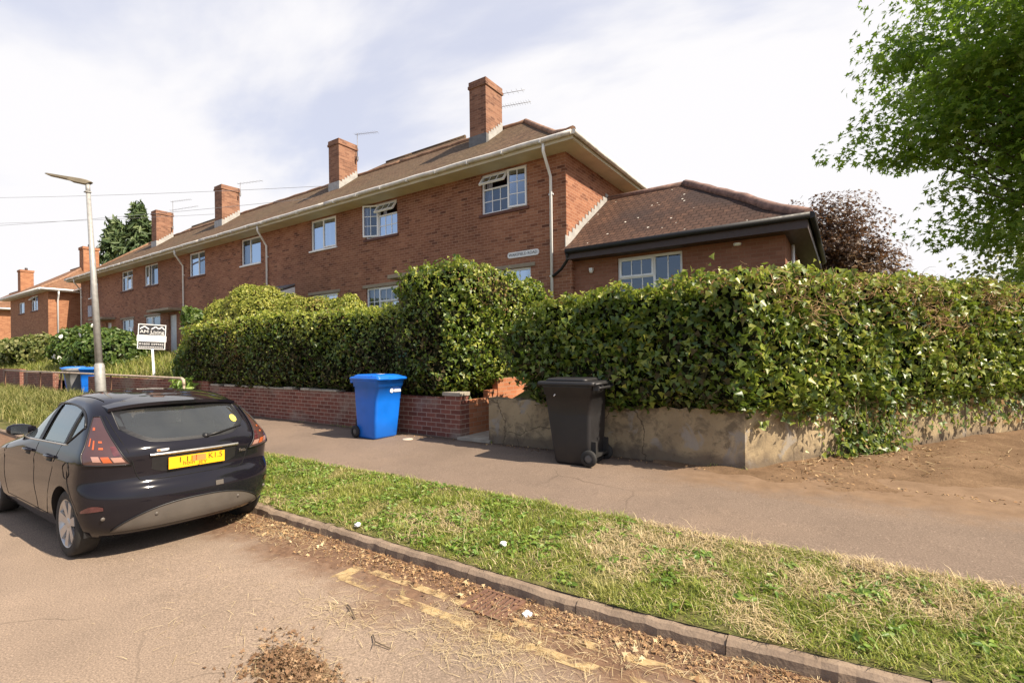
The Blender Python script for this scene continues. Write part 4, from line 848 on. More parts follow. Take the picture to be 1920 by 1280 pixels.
M['ivy'] = leafmat('ivy_leaves', [(0.0, (0.018, 0.050, 0.006)), (0.45, (0.052, 0.108, 0.011)), (0.8, (0.105, 0.175, 0.018)), (1.0, (0.21, 0.26, 0.035))], transl=0.26, rough=0.42, spec=0.55)
M['ivy_light'] = leafmat('pale_ivy_leaves', [(0.0, (0.15, 0.22, 0.02)), (0.5, (0.26, 0.31, 0.035)), (1.0, (0.42, 0.42, 0.08))], transl=0.35, rough=0.38)  # also carries the painted sunlight on the hedges
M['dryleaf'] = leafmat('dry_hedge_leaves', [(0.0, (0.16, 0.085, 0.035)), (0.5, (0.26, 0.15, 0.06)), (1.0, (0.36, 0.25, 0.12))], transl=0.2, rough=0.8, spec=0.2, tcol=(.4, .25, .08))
M['inner'] = leafmat('dark_brown_old_leaves', [(0.0, (0.020, 0.020, 0.008)), (0.5, (0.045, 0.040, 0.016)), (1.0, (0.10, 0.075, 0.032))], transl=0.15, rough=0.7, spec=0.2)  # the dark brown is the lower leaves' own colour
M['hedgecore'] = simple('hedge_inside', (0.014, 0.016, 0.007), 1.0, var=0.5, scale=9, spec=0.05)  # near-black core colour, shade painted into the gaps between leaves
M['stem'] = simple('ivy_stem', (0.20, 0.13, 0.07), 0.9, var=0.4, scale=15)
M['privet'] = leafmat('yellow_green_privet', [(0.0, (0.13, 0.18, 0.02)), (0.5, (0.27, 0.30, 0.035)), (1.0, (0.45, 0.43, 0.08))], patch=(0.34, 0.25, 0.08), pscale=1.4, pth=(.58, .72), transl=0.35, rough=0.5)

def hedge(name, f, lo, hi, n, size, label, cat='hedge', dryf=None, sunlitf=None, shape='ivy', depth=.19, step=.14, mats=None, twign=500, corein=.15, keep=None, group=None, brownf=None):
    h = empty(name, ((lo[0]+hi[0])/2, (lo[1]+hi[1])/2, lo[2])); tag(h, label, cat, group)
    off = -np.array(h.location)
    C, N = sample_sdf(f, lo, hi, n, depth, .03, keep)
    q = len(SHAPES[shape][1]); n = len(C); mi = np.zeros(n, int)
    w_ = rng.random(n) < .06; C[w_] += N[w_]*rng.exponential(.035, (int(w_.sum()), 1))
    r = rng.random(n)
    if sunlitf is not None: mi[r < sunlitf(C, N)] = 1
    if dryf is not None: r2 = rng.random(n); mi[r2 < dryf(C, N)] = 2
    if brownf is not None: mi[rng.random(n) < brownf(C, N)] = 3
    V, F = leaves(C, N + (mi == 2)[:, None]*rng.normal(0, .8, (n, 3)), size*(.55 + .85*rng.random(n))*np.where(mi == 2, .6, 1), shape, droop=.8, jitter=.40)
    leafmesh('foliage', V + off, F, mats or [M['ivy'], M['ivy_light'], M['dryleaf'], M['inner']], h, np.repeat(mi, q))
    o = core_mesh('shade_core', f, lo, hi, step, corein, M['hedgecore'], h); o.data.transform(Matrix.Translation(off))
    if twign:
        C2, N2 = sample_sdf(f, lo, hi, twign*6, .10, .05, keep)
        pr = dryf(C2, N2) if dryf is not None else np.full(len(C2), .3)
        w = rng.random(len(C2)) < pr + .06; C2, N2 = C2[w][:twign], N2[w][:twign]
        o = twigs('twigs', C2, N2*.4 + rng.normal(0, .7, C2.shape), .22, .0035, M['stem'], h, .55, 4); o.data.transform(Matrix.Translation(off))
    return h
def lowfreq(P, s, ph): return np.sin(P[:, 0]*s*1.3 + ph) * np.sin(P[:, 2]*s*1.9 + ph*1.7 + P[:, 1]*s) + .5*np.sin(P[:, 0]*s*3.1 + P[:, 2]*s*2.3 + ph*3)
# long hedge on the brick wall
def fA(P): return rbox(P, (-16.5, 6.62, .99), (-6.6, 8.1, 2.74), .24) + wob(P, .055, 1.5, .4) + wob(P, .035, 5., 3.) - .05*np.sin(P[:, 0]*.9)
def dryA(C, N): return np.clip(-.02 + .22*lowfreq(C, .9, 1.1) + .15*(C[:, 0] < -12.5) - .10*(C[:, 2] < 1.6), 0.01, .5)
def sunlitA(C, N): return np.clip(.05 + .75*(N[:, 2] > .45) + .75*np.clip((C[:, 2] - 2.05 + .25*lowfreq(C, 1.4, 7.))/.5, 0, 1), 0, .92)  # paler leaves towards the top paint sunlight into the hedge colour
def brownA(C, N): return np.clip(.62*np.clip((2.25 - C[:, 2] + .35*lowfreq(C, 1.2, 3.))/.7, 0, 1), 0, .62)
hedge('ivy_hedge', fA, (-17.3, 6.3, .85), (-6.4, 8.4, 3.1), 27000, .064, 'long clipped ivy hedge on the brick wall behind blue bin', dryf=dryA, sunlitf=sunlitA, brownf=brownA, twign=600, keep=lambda P: (P[:, 2] > 2.3) | (P[:, 1] < 7.3) | (P[:, 0] < -16.2))
# tall domed hedge by the gate
def fB(P):
    a = rbox(P, (-7.35, 6.48, .95), (-5.50, 9.95, 3.50), .62)
    a = np.maximum(a, (P[:, 2] - 3.5 + .11*np.maximum(0, P[:, 1]-7.6) + .38*np.maximum(0, -6.1 - P[:, 0]))*.9)
    return a + wob(P, .06, 1.5, 2.2) + wob(P, .045, 5., 2.)
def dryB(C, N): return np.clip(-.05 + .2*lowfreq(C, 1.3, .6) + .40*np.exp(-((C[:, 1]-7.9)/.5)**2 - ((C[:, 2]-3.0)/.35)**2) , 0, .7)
def sunlitB(C, N): return np.clip(.14 + .55*(N[:, 2] > .5) + .12*(N[:, 0] > .5), 0, .9)  # pale share raised on upward and sun-facing sides: painted sunlight
hedge('ivy_hedge', fB, (-7.8, 6.2, .8), (-5.2, 10.3, 3.9), 21000, .068, 'tall rounded ivy hedge beside the gateway, left of black bin', dryf=dryB, sunlitf=sunlitB, brownf=lambda C, N: .5*(N[:, 1] < -.5)*(C[:, 0] < -5.9)*np.clip((2.9 - C[:, 2])/.8, 0, 1), twign=420)
# big hedge over the rendered wall, turning the corner
ANG = math.atan2(6.5, 4.5)
def fC(P):
    a = rbox(P, (-4.62, 6.42, .98), (-.9, 8.1, 2.66), .22); Q = P.copy()
    sl = np.maximum(0, (-3.75 - P[:, 0])) * .62            # the left end slopes down and tucks in below
    a = np.maximum(a, (P[:, 2] - (2.55 - sl))*.85); a = np.maximum(a, (-4.0 - P[:, 0]) - .30*np.minimum(1, np.maximum(0, (P[:, 2]-.95)))*2.0)
    b = rbox(P, (-.25, -.22, 1.0), (8.2, 1.5, 2.72), .22, ANG, (-1.05, 6.6))
    return np.minimum(a, b) + wob(P, .055, 1.5, 3.3) + wob(P, .045, 5., 1.) + .0*Q[:, 0]
def dryC(C, N):
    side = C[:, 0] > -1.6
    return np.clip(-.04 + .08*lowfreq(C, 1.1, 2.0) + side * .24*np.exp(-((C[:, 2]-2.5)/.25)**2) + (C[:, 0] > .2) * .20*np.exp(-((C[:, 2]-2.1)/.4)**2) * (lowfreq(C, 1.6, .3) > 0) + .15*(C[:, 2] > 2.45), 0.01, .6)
def sunlitC(C, N): return np.clip(.03 + .62*(N[:, 2] > .4) + .35*(C[:, 2] > 2.42) + .20*((C[:, 0] > -.9)) + .16*(lowfreq(C, .8, 4.0) > .5), 0, .85)  # painted sun: more pale leaves on top and along the sunny side
hedge('ivy_hedge', fC, (-4.95, 6.05, .85), (4.6, 14.6, 3.05), 44000, .080, 'big ivy hedge over the rendered wall wrapping round the corner behind black bin', dryf=dryC, sunlitf=sunlitC, brownf=lambda C, N: np.clip(.30*(C[:, 0] < -1.0)*np.clip((2.0 - C[:, 2] + .3*lowfreq(C, 1.5, 1.))/.6, 0, 1), 0, .4), twign=900, depth=.18,
      keep=lambda P: ((P[:, 2] > 2.25) | (P[:, 1] < 7.0) | ((P[:, 1]-6.6)*4.5 - (P[:, 0]+1.05)*6.5 < 2.6*1.6)) & (P[:, 1] < 14.4))
hC = bpy.data.objects['ivy_hedge.002']
M['vine'] = simple('bare_vine', (0.36, 0.23, 0.11), 0.9, var=.4, scale=18)
for (sx, sz, m_) in ((.45, 2.42, 60), (1.0, 2.2, 60), (2.6, 2.45, 50), (3.3, 2.2, 90), (4.6, 2.4, 90), (1.9, 2.6, 40)):
    c_ = np.array([-1.05, 6.6, 0]) + sx*np.array([math.cos(ANG), math.sin(ANG), 0]) + .24*np.array([math.sin(ANG), -math.cos(ANG), 0]); C_ = np.tile(c_, (m_, 1)) + rng.normal(0, 1, (m_, 3))*np.array([.16, .20, .14]); C_[:, 2] += sz
    o = twigs('vines', C_, rng.normal(0, 1, (m_, 3)), .34, .0048, M['vine'], hC, .9, 5); o.data.transform(Matrix.Translation(-Vector(hC.location)))
g = MB(); o3 = Vector(hC.location); g.tube([Vector(p) - o3 for p in [(-4.02, 6.78, .9), (-4.22, 6.72, 1.3), (-4.42, 6.66, 1.75), (-4.40, 6.7, 2.0)]], [.09, .075, .07, .04], 8); g.build('trunk', M['bark'], hC)
# ivy hanging over the sunny side wall down to the soil
n = 2600; ivh = empty('ivy_trail', (.3, 8.3, .3)); tag(ivh, 'ivy trailing down the sunlit side of rendered wall to the soil', 'ivy')
dd = np.array([math.cos(ANG), math.sin(ANG), 0]); nn_ = np.array([math.sin(ANG), -math.cos(ANG), 0])
s_ = np.concatenate([rng.normal(2.15, .36, 1300), rng.uniform(.15, 7.8, 900), rng.uniform(3.2, 7.8, 400)]); zt_ = np.concatenate([.30 + .72*rng.random(1300)**1.0, 1.02 - .16*rng.random(900)**2 * 1.6, .50 + .52*rng.random(400)])
C = np.array([-1.05, 6.6, 0]) + s_[:, None]*dd + nn_*(.05 + .10*rng.random((n, 1))*(1.3 - zt_[:, None])*1.6 ) ; C[:, 2] = zt_
V, F = leaves(C, np.tile(nn_ + np.array([0, 0, .35]), (n, 1)), .075, 'ivy', .6, .45)
leafmesh('foliage', V - np.array(ivh.location), F, [M['ivy'], M['ivy_light'], M['dryleaf']], ivh, np.repeat((rng.random(n) < .25).astype(int) + 2*(rng.random(n) < .08), 2).clip(0, 2))
C2 = C[rng.integers(0, n, 160)]; o = twigs('stems', C2, np.tile((0, 0, 1.0), (160, 1)), .4, .005, M['stem'], ivh, .35, 4); o.data.transform(Matrix.Translation(-Vector(ivh.location)))
# taller yellow-green hedge behind the long one
def fD(P): return np.minimum(ellip(P, (-15.9, 8.6, 2.35), (2.7, 1.2, 1.62)), ellip(P, (-13.4, 8.6, 2.1), (3.6, 1.1, 1.35))) + wob(P, .10, .9, 5.)
hedge('privet_hedge', fD, (-20.2, 7.2, 1.6), (-9.6, 10.0, 4.2), 26000, .075, 'yellow green rounded privet hedge rising behind the long ivy hedge', dryf=lambda C, N: np.clip(-.05 + .25*lowfreq(C, .8, 2.), 0, .4), sunlitf=None, shape='oval', mats=[M['privet'], M['privet'], M['dryleaf']], twign=300, keep=lambda P: P[:, 2] > 2.4)
M['bush'] = leafmat('garden_bush_leaves', [(0.0, (0.025, 0.07, 0.012)), (0.5, (0.07, 0.135, 0.022)), (1.0, (0.15, 0.20, 0.045))], transl=0.3, rough=0.45)
M['bush_y'] = leafmat('light_bush_leaves', [(0.0, (0.09, 0.13, 0.03)), (0.5, (0.16, 0.19, 0.05)), (1.0, (0.26, 0.25, 0.09))], transl=0.3, rough=0.5)
M['petal'] = simple('white_petals', (0.75, 0.74, 0.68), 0.6)
def bush(label, c, rad, n, size, mat, flowers=0, ph=0., group=None):
    f = lambda P: ellip(P, c, rad) + wob(P, .16, .9, ph)
    h = hedge('garden_bush', f, tuple(c[i]-rad[i]*1.2 for i in range(3)), tuple(c[i]+rad[i]*1.25 for i in range(3)), n, size, label, 'bush', None, None, 'oval', .3, .3, [mat, mat, mat], 60, .25, group=group)
    if flowers:
        C, N = sample_sdf(f, tuple(c[i]-rad[i]*1.2 for i in range(3)), tuple(c[i]+rad[i]*1.25 for i in range(3)), flowers, .02, .06)
        V, F = leaves(C, N, .20, 'oval', 0, .4, 1.7); leafmesh('flowers', V - np.array(h.location), F, M['petal'], h)
    return h
bush('dark green bush at the left end of the long ivy hedge', (-17.15, 7.45, 1.75), (.62, .55, 1.25), 5200, .12, M['bush'], 0, 1.)
bush('leafy bush with white flowers in front of the far end house', (-30.6, 8.6, 2.15), (3.1, 1.3, 1.15), 8500, .17, M['bush'], 34, 2.)
bush('dark rounded bush under the tall window behind the lamp post', (-27.2, 8.8, 1.95), (1.2, 1.0, .95), 3600, .15, M['bush'], 5, 2.7)
bush('pale yellow green bush below the sunlit gable', (-42.5, 9.0, 2.2), (3.4, 1.6, 1.05), 6000, .20, M['bush_y'], 0, 3.)
bush('green bush in the farthest garden at the left edge', (-51.5, 8.8, 2.1), (3.6, 1.5, 1.1), 5000, .20, M['bush'], 0, 4.)

# ---------------------------------------------------------------- trees
def tree(label, base, blobs, nclump, per, lsize, mat, trunk_r, shape='star', flat=.55, seed=1, name='leafy_tree', limb_from=2.2, clump=.6, cat='tree', droop=.6, keep=None, bmat='bark'):
    r = np.random.default_rng(seed); h = empty(name, base); tag(h, label, cat); B = np.array(base)
    # clump centres through the crown volume, denser towards the surface
    cs = []
    vol = np.array([b[3]*b[4]*b[5] for b in blobs]); vol = vol / vol.sum()
    for b, v in zip(blobs, vol):
        k = max(3, int(nclump * v)); d = unit(r.normal(0, 1, (k, 3))); rr = (.35 + .65*r.random((k, 1))**.55); cs.append(np.array(b[:3]) + d*rr*np.array(b[3:6]))
    cs = np.concatenate(cs)
    if keep is not None: cs = cs[keep(cs)]
    mb = MB(); top = np.array([np.mean([b[0] for b in blobs]), np.mean([b[1] for b in blobs]), np.max([b[2] + b[5]*.6 for b in blobs])])
    tp = [B + (top - B)*t + np.array([.15*math.sin(t*5), .12*math.cos(t*4), 0])*t for t in np.linspace(0, 1, 9)]
    mb.tube([Vector(p - B) for p in tp], [trunk_r*(1 - .85*t) for t in np.linspace(0, 1, 9)], 9); mb.build('trunk', M[bmat], h)
    lm = MB()
    for c in cs[::2]:
        t = np.clip((c[2] - B[2] - limb_from*.4) / (top[2] - B[2]) * .75, .15, .92); a = B + (top - B)*t
        mid = a*.5 + c*.5 + np.array([0, 0, -.25]) + r.normal(0, .15, 3); q = max(.012, trunk_r*.22*(1-t))
        lm.tube([Vector(a - B), Vector(mid - B), Vector(c - B)], [q, q*.6, q*.22], 5, cap=False)
    lm.build('limbs', M[bmat], h)
    n = len(cs)*per; ci = np.repeat(np.arange(len(cs)), per); g = r.normal(0, 1, (n, 3)); g = g / np.maximum(1, np.linalg.norm(g, axis=1, keepdims=True)/1.6)
    sc = clump*(.6 + .8*r.random(len(cs)))[ci][:, None]; C = cs[ci] + g*sc*np.array([1, 1, flat]); N = g*np.array([.5, .5, .3]) + np.array([0, 0, .75])
    V, F = leaves(C, N, lsize, shape, droop, .5); leafmesh('crown', V - B, F, mat, h)
    return h
M['maple'] = leafmat('maple_leaves', [(0.0, (0.06, 0.13, 0.016)), (0.4, (0.12, 0.215, 0.022)), (0.8, (0.19, 0.29, 0.035)), (1.0, (0.31, 0.37, 0.07))], transl=0.6, rough=0.42, tcol=(0.32, 0.52, 0.04))
M['copper'] = leafmat('copper_leaves', [(0.0, (0.028, 0.016, 0.012)), (0.5, (0.065, 0.037, 0.024)), (1.0, (0.17, 0.10, 0.055))], transl=0.25, rough=0.5, tcol=(0.38, 0.18, 0.07))
M['conifer'] = leafmat('conifer_sprays', [(0.0, (0.02, 0.05, 0.014)), (0.6, (0.055, 0.10, 0.03)), (1.0, (0.13, 0.17, 0.055))], transl=0.1, rough=0.6)
tree('large green broadleaf tree overhanging the hedge at the right edge', (5.6, 15.6, 1.4),
     [(5.2, 15.4, 8.9, 4.7, 3.4, 3.7), (3.0, 15.0, 6.9, 2.5, 2.2, 1.7), (3.3, 14.6, 5.3, 1.7, 1.6, 1.4), (2.75, 14.5, 4.4, 1.2, 1.2, 1.2), (5.5, 15.5, 5.2, 2.0, 2.0, 1.6), (1.35, 14.9, 6.5, 1.5, 1.2, .5), (3.3, 14.6, 4.0, 1.5, 1.3, 1.2)], 420, 115, .15, M['maple'], .28, seed=4, clump=.58, flat=.42)
tree('bronze purple leaved tree behind the tiled extension', (-.3, 22.5, 1.5), [(-.35, 22, 5.7, 1.5, 1.5, 1.75), (0, 22, 4.7, 1.55, 1.5, 1.3), (-.9, 22, 6.1, 1.0, 1.0, .9)], 130, 140, .115, M['copper'], .16, 'star', .7, 5, 'copper_tree', clump=.42)
def conifer(label, x, y, z0, H, rad, seed):
    r = np.random.default_rng(seed); h = empty('conifer_tree', (x, y, z0)); tag(h, label, 'conifer', 'tall dark conifers behind the terrace')
    mb = MB(); mb.tube([(0, 0, 0), (.1, 0, H*.6), (0, 0, H*.97)], [.35, .2, .03], 8); mb.build('trunk', M['bark'], h)
    nb = 130; tb = np.sort(r.random(nb))**.9; ab = np.arange(nb)*2.4 + r.normal(0, .3, nb); Lb = rad*(1.04 - tb)**.75*(.55 + .75*r.random(nb)); per = 46
    f = r.random((nb, per))**.7; x_ = f*Lb[:, None]*np.cos(ab)[:, None]; y_ = f*Lb[:, None]*np.sin(ab)[:, None]; z_ = (tb*H)[:, None] + f*Lb[:, None]*.45 - .25*f*f*Lb[:, None]
    C = np.stack([x_, y_, z_], 2).reshape(-1, 3) + r.normal(0, .28, (nb*per, 3)); N = np.stack([np.repeat(np.cos(ab), per)*.6, np.repeat(np.sin(ab), per)*.6, np.full(nb*per, .9)], 1)
    V, F = leaves(C, N*np.array([1, 1, .3]), 1.0, 'oval', -.55, .35, .42); leafmesh('crown', V, F, M['conifer'], h)
conifer('tall dark conifer behind the terrace roof beside the chimney', -75.5, 26, 1, 20.3, 4.3, 1)
conifer('shorter dark conifer behind the terrace roof, nearer the lamp post', -83.5, 26, 1, 19.6, 4.2, 2)
tree('green tree crown low behind the hedge by the thin pole', (6.6, 22, 1.4), [(5.2, 21.5, 4.3, 2.0, 1.6, 1.6), (7.5, 22, 5.0, 2.2, 1.6, 1.8)], 60, 80, .17, M['bush_y'], .18, 'oval', .6, 9)

# ---------------------------------------------------------------- grass
M['grass'] = leafmat('verge_grass', [(0.0, (0.06, 0.12, 0.012)), (0.4, (0.20, 0.28, 0.03)), (0.8, (0.33, 0.39, 0.055)), (1.0, (0.52, 0.49, 0.13))], patch=(0.46, 0.38, 0.16), pscale=1.1, pth=(.55, .66), transl=0.35, rough=0.5, tcol=(.3, .42, .05))
M['straw'] = leafmat('dry_straw', [(0.0, (0.38, 0.27, 0.13)), (0.5, (0.60, 0.47, 0.26)), (1.0, (0.82, 0.68, 0.42))], transl=0.25, rough=0.8, spec=0.2, tcol=(.5, .4, .2))
M['weed'] = leafmat('verge_weeds', [(0.0, (0.08, 0.18, 0.02)), (0.6, (0.16, 0.27, 0.035)), (1.0, (0.27, 0.36, 0.06))], transl=0.3, rough=0.45)
def n2(x, y, s, ph): return np.sin(x*s + ph) * np.sin(y*s*1.7 + ph*2 + x*.6*s) + .6*np.sin(x*s*2.3 - y*s*1.9 + ph) + .4*np.sin(x*s*5.1 + y*s*4.3 + ph*1.3)
def blades(name, x, y, z, ln, wd, mats, mi=None, lean=.5, up=1.0, kind='stuff', parent=None):
    n = len(x); az = rng.random(n)*6.283; d = np.stack([np.cos(az), np.sin(az), np.zeros(n)], 1)*(lean*rng.random((n, 1)) + .05) ; d[:, 2] = up*(.4 + .6*rng.random(n)); d = unit(d)
    side = np.stack([-np.sin(az), np.cos(az), np.zeros(n)], 1); L = (ln*(.5 + .9*rng.random(n)))[:, None] if np.isscalar(ln) else ln[:, None]
    P = np.stack([x, y, z], 1); bend = np.stack([np.cos(az), np.sin(az), np.full(n, -.35)], 1)*L*.35; w = wd*(.6 + .8*rng.random((n, 1)))
    V = np.stack([P - side*w, P + side*w, P + d*L*.55 + side*w*.75, P + d*L*.55 - side*w*.75, P + d*L + bend], 1).reshape(-1, 3)
    F = (np.arange(n)*5)[:, None, None] + np.array([(0, 1, 2, 3), (3, 2, 4, 4)])[None]
    o = leafmesh(name, V, F.reshape(-1, 4), mats, parent, np.repeat(mi, 2) if mi is not None else None)
    if kind: o['kind'] = kind
    return o
def kcn(x): return .058*np.maximum(0, x + 1.7)**1.5
n = 130000; x = -11 + 13.5*rng.random(n)**.75; y = 3.0 + kcn(x) + (1.35 - kcn(x))*rng.random(n); y = np.minimum(y, verge_back(0) + .05*np.sin(x*1.3) + .03*np.sin(x*3.7+1) + rng.normal(0, .02, n))
dry = n2(x, y, 1.7, .7) + .9*(x > -2.2)*(y > 3.6)*np.exp(-((x+.9)/1.2)**2) + .35*(x > -1.5) - .55*(x < -3.5)
thin = rng.random(n) < np.where(y < 3.13 + kcn(x), .30 + .5*(n2(x, y, 3, 2.) > 0), np.where(dry > 1.0, .55, 1.0))
x, y, dry = x[thin], y[thin], dry[thin]; mi = (rng.random(len(x)) < np.clip((dry - .25)*.75, .08, .92)).astype(int)
blades('grass', x, y, vz(y) + .0, np.where(mi > 0, .045, .040)*(.5 + 1.0*rng.random(len(x)))*(1 + .7*(n2(x, y, 4.2, 3.) > .9)), .0026, [M['grass'], M['straw']], mi, 1.15, .75)
n = 15000; x = -10.5 + 13*rng.random(n); y = 3.05 + kcn(x) + (1.25 - kcn(x))*rng.random(n); k = n2(x, y, 2.6, 1.2) + .7*(x < -2.5) - .6*(x > -1) > .55; x, y = x[k], y[k]
C = np.stack([x, y, vz(y) + .015 + .02*rng.random(len(x))], 1); V, F = leaves(C, np.tile((0, 0, 1.), (len(x), 1)), .042, 'oval', 0, .45, .9); o = leafmesh('verge_weeds', V, F, M['weed']); o['kind'] = 'stuff'
# coarse tufts and broad-leaved weeds
tx = -7.5 + 9*rng.random(70); ty = 3.1 + kcn(tx) + (1.15 - kcn(tx))*rng.random(70); m_ = 70; x = np.repeat(tx, m_) + rng.normal(0, .05, 70*m_); y = np.repeat(ty, m_) + rng.normal(0, .045, 70*m_)
blades('grass_tufts', x, y, vz(y), .085*np.repeat(.6 + .8*rng.random(70), m_)*(.5 + .7*rng.random(len(x))), .0032, [M['grass']], None, .75, 1.0)
tx = -7.5 + 9*rng.random(120); ty = 3.06 + kcn(tx) + (1.1 - kcn(tx))*rng.random(120); m_ = 11; az = rng.random(120*m_)*6.283; rr = .03 + .05*rng.random(120*m_)
C = np.stack([np.repeat(tx, m_) + rr*np.cos(az), np.repeat(ty, m_) + rr*np.sin(az), vz(np.repeat(ty, m_)) + .03], 1); V, F = leaves(C, np.stack([.5*np.cos(az), .5*np.sin(az), np.ones(len(az))], 1), .055, 'oval', 0, .3, .7); o = leafmesh('broadleaf_weeds', V, F, M['weed']); o['kind'] = 'stuff'
# loose straw lying on the verge, clipped grass
n = 9000; x = -8 + 10*rng.random(n); y = 3.03 + kcn(x) + (1.27 - kcn(x))*rng.random(n); k = rng.random(n) < np.clip(.15 + .8*(n2(x, y, 1.7, .7) + .9*(x > -2.2)*(y > 3.6)*np.exp(-((x+.9)/1.2)**2) + .35*(x > -1.5) - .35*(x < -3.5) - .2), 0.04, 1); x, y = x[k], y[k]
blades('straw_on_verge', x, y, vz(y) + .02 + .02*rng.random(len(x)), .10, .0017, [M['straw']], None, 2.2, .18)
# tall weeds and rough grass on the far verge and the gardens on the left
M['tallgrass'] = leafmat('long_dry_grass', [(0.0, (0.11, 0.14, 0.025)), (0.5, (0.20, 0.21, 0.05)), (1.0, (0.36, 0.31, 0.12))], transl=0.35, rough=0.6)
n = 26000; x = -62 + 48*rng.random(n)**.8; y = 3.2 + 3.3*rng.random(n); k = (x < -16) & ((x < -19.5) | (y < 4.6)); x, y = x[k], y[k]
blades('long_grass', x, y, pz(y), .46*(.4 + .8*rng.random(len(x)))*np.clip((-12 - x)/9, .15, 1), .010, [M['tallgrass']], None, .5, 1.2)
n = 22000; x = -60 + 44*rng.random(n); y = 6.9 + 3.4*rng.random(n); k = (x < -18.2); x, y = x[k], y[k]
blades('garden_grass', x, y, .86 + .88*np.minimum(1, (y - 6.85)/3.4*1.25), .42, .011, [M['tallgrass'], M['grass']], (rng.random(len(x)) < .4).astype(int), .5, 1.)
n = 260; x = np.concatenate([rng.normal(-15.35, .22, 130), rng.normal(-15.9, .25, 130)]); y = rng.normal(6.42, .08, n); C = np.stack([x, y, .25 + .9*rng.random(n)], 1)
wd = empty('roadside_weed', (-15.6, 6.4, .25)); tag(wd, 'tall fresh green weed growing against the wall beside the pipe rail', 'weed'); V, F = leaves(C, np.tile((.3, -.5, .6), (n, 1)), .19, 'oval', .2, .5, .6); leafmesh('leaves', V - np.array(wd.location), F, M['weed'], wd)
o = twigs('stems', np.stack([x[::9], y[::9], np.full(len(x[::9]), .25)], 1), np.tile((0, 0, 1.), (len(x[::9]), 1)), .9, .008, M['weed'], wd, .12, 4); o.data.transform(Matrix.Translation(-Vector(wd.location)))
# weeds at the wall foot
n = 900; x = -16 + 15*rng.random(n); y = 6.60 - np.abs(rng.normal(0, .03, n)); k = (n2(x, y, 2.1, 1.) > .7) & ((x < -5.7) | (x > -4.9)); x, y = x[k], y[k]
blades('wall_foot_weeds', x, y, pz(y), .07, .003, [M['grass']], None, .8, .8)

# ---------------------------------------------------------------- litter in the gutter and on the soil
M['deadleaf'] = leafmat('dead_leaves', [(0.0, (0.16, 0.075, 0.035)), (0.4, (0.30, 0.16, 0.075)), (0.8, (0.46, 0.29, 0.14)), (1.0, (0.60, 0.45, 0.26))], transl=0.12, rough=0.85, spec=0.2, tcol=(.4, .25, .1))
def road_z(y): return np.where(y > 1.2, -.016*np.minimum(1.9, y-1.2)/1.7, 0)
n = 3600; x = -6 + 9.5*rng.random(n); y = 2.91 + kcn(x) - np.abs(rng.normal(0, .16, n)); k = rng.random(n) < np.clip(.35 + .5*n2(x, y*3, 1.6, .3) + .5*(x > -2.4) , .05, 1); x, y = x[k], y[k]
C = np.stack([x, y, road_z(y) + .006 + .018*rng.random(len(x))], 1); V, F = leaves(C, np.tile((0, 0, 1.), (len(x), 1)), .026*(.4 + 1.3*rng.random(len(x))**2), 'star', 0, .5); o = leafmesh('gutter_leaves', V, F, M['deadleaf']); o['kind'] = 'stuff'
n = 46; x = -4.8 + 6.0*rng.random(n); y = 2.88 + kcn(x) - np.abs(rng.normal(0, .22, n)); C = np.stack([x, y, road_z(y) + .022], 1); V, F = leaves(C, np.tile((0, 0, 1.), (n, 1)), .048, 'star', 0, .55); o = leafmesh('fallen_leaves', V, F, M['straw']); o['kind'] = 'stuff'
# dust and fine crumbs of soil in the gutter
n = 9000; x = -6 + 9.5*rng.random(n); y = 2.91 + kcn(x) - np.abs(rng.normal(0, .15, n)); C = np.stack([x, y, road_z(y) + .004], 1); V, F = leaves(C, np.tile((0, 0, 1.), (n, 1)), .013, 'oval', 0, .6); o = leafmesh('gutter_crumbs', V, F, M['deadleaf']); o['kind'] = 'stuff'
pts = [(-1.85, 2.36, .30, .17, 900), (-2.75, 2.10, .22, .10, 200), (-4.6, 2.72, .5, .12, 500), (-1.0, 2.60, .5, .2, 330), (.0, 2.75, .6, .15, 350), (-2.5, 1.7, .9, .5, 170), (-2.5, 1.57, .22, .10, 160), (-3.2, 1.9, 1.2, .5, 110)]
x = np.concatenate([rng.normal(a, c, m) for a, b, c, d, m in pts]); y = np.minimum(2.90, np.concatenate([rng.normal(b, d, m) for a, b, c, d, m in pts])) + kcn(x)
blades('straw_on_road', x, y, road_z(y) + .005 + .012*rng.random(len(x)), .075, .0013, [M['straw']], None, 2.5, .10)
# heap of dead leaves and soil by the bottom edge
n = 1700; r_ = np.abs(rng.normal(0, 1.15, n)); az = rng.random(n)*6.283; r_ *= 1 + .35*np.sin(az*3 + 1); x = -2.52 + .17*r_*np.cos(az); y = 1.55 + .085*r_*np.sin(az); C = np.stack([x, y, .008 + .045*np.exp(-r_**2/1.6)*rng.random(n)], 1)
V, F = leaves(C, np.tile((0, 0, 1.), (n, 1)), .026, 'star', 0, .8); M['mulch'] = leafmat('brown_mulch', [(0.0, (0.10, 0.052, 0.030)), (0.5, (0.20, 0.108, 0.062)), (1.0, (0.40, 0.27, 0.16))], transl=.1, rough=.9, spec=.1); o = leafmesh('leaf_heap', V, F, M['mulch']); o['kind'] = 'stuff'
g = MB(); g.grid(lambda u, v: (-2.52 + .30*(u-.5)*2, 1.55 + .15*(v-.5)*2, max(-.01, .03*(1 - ((u-.5)*2)**2 - ((v-.5)*2)**2) + .008*math.sin(u*31)*math.sin(v*27)-.004)), 24, 18); o = g.build('leaf_heap_soil', M['dirt']); o['kind'] = 'stuff'
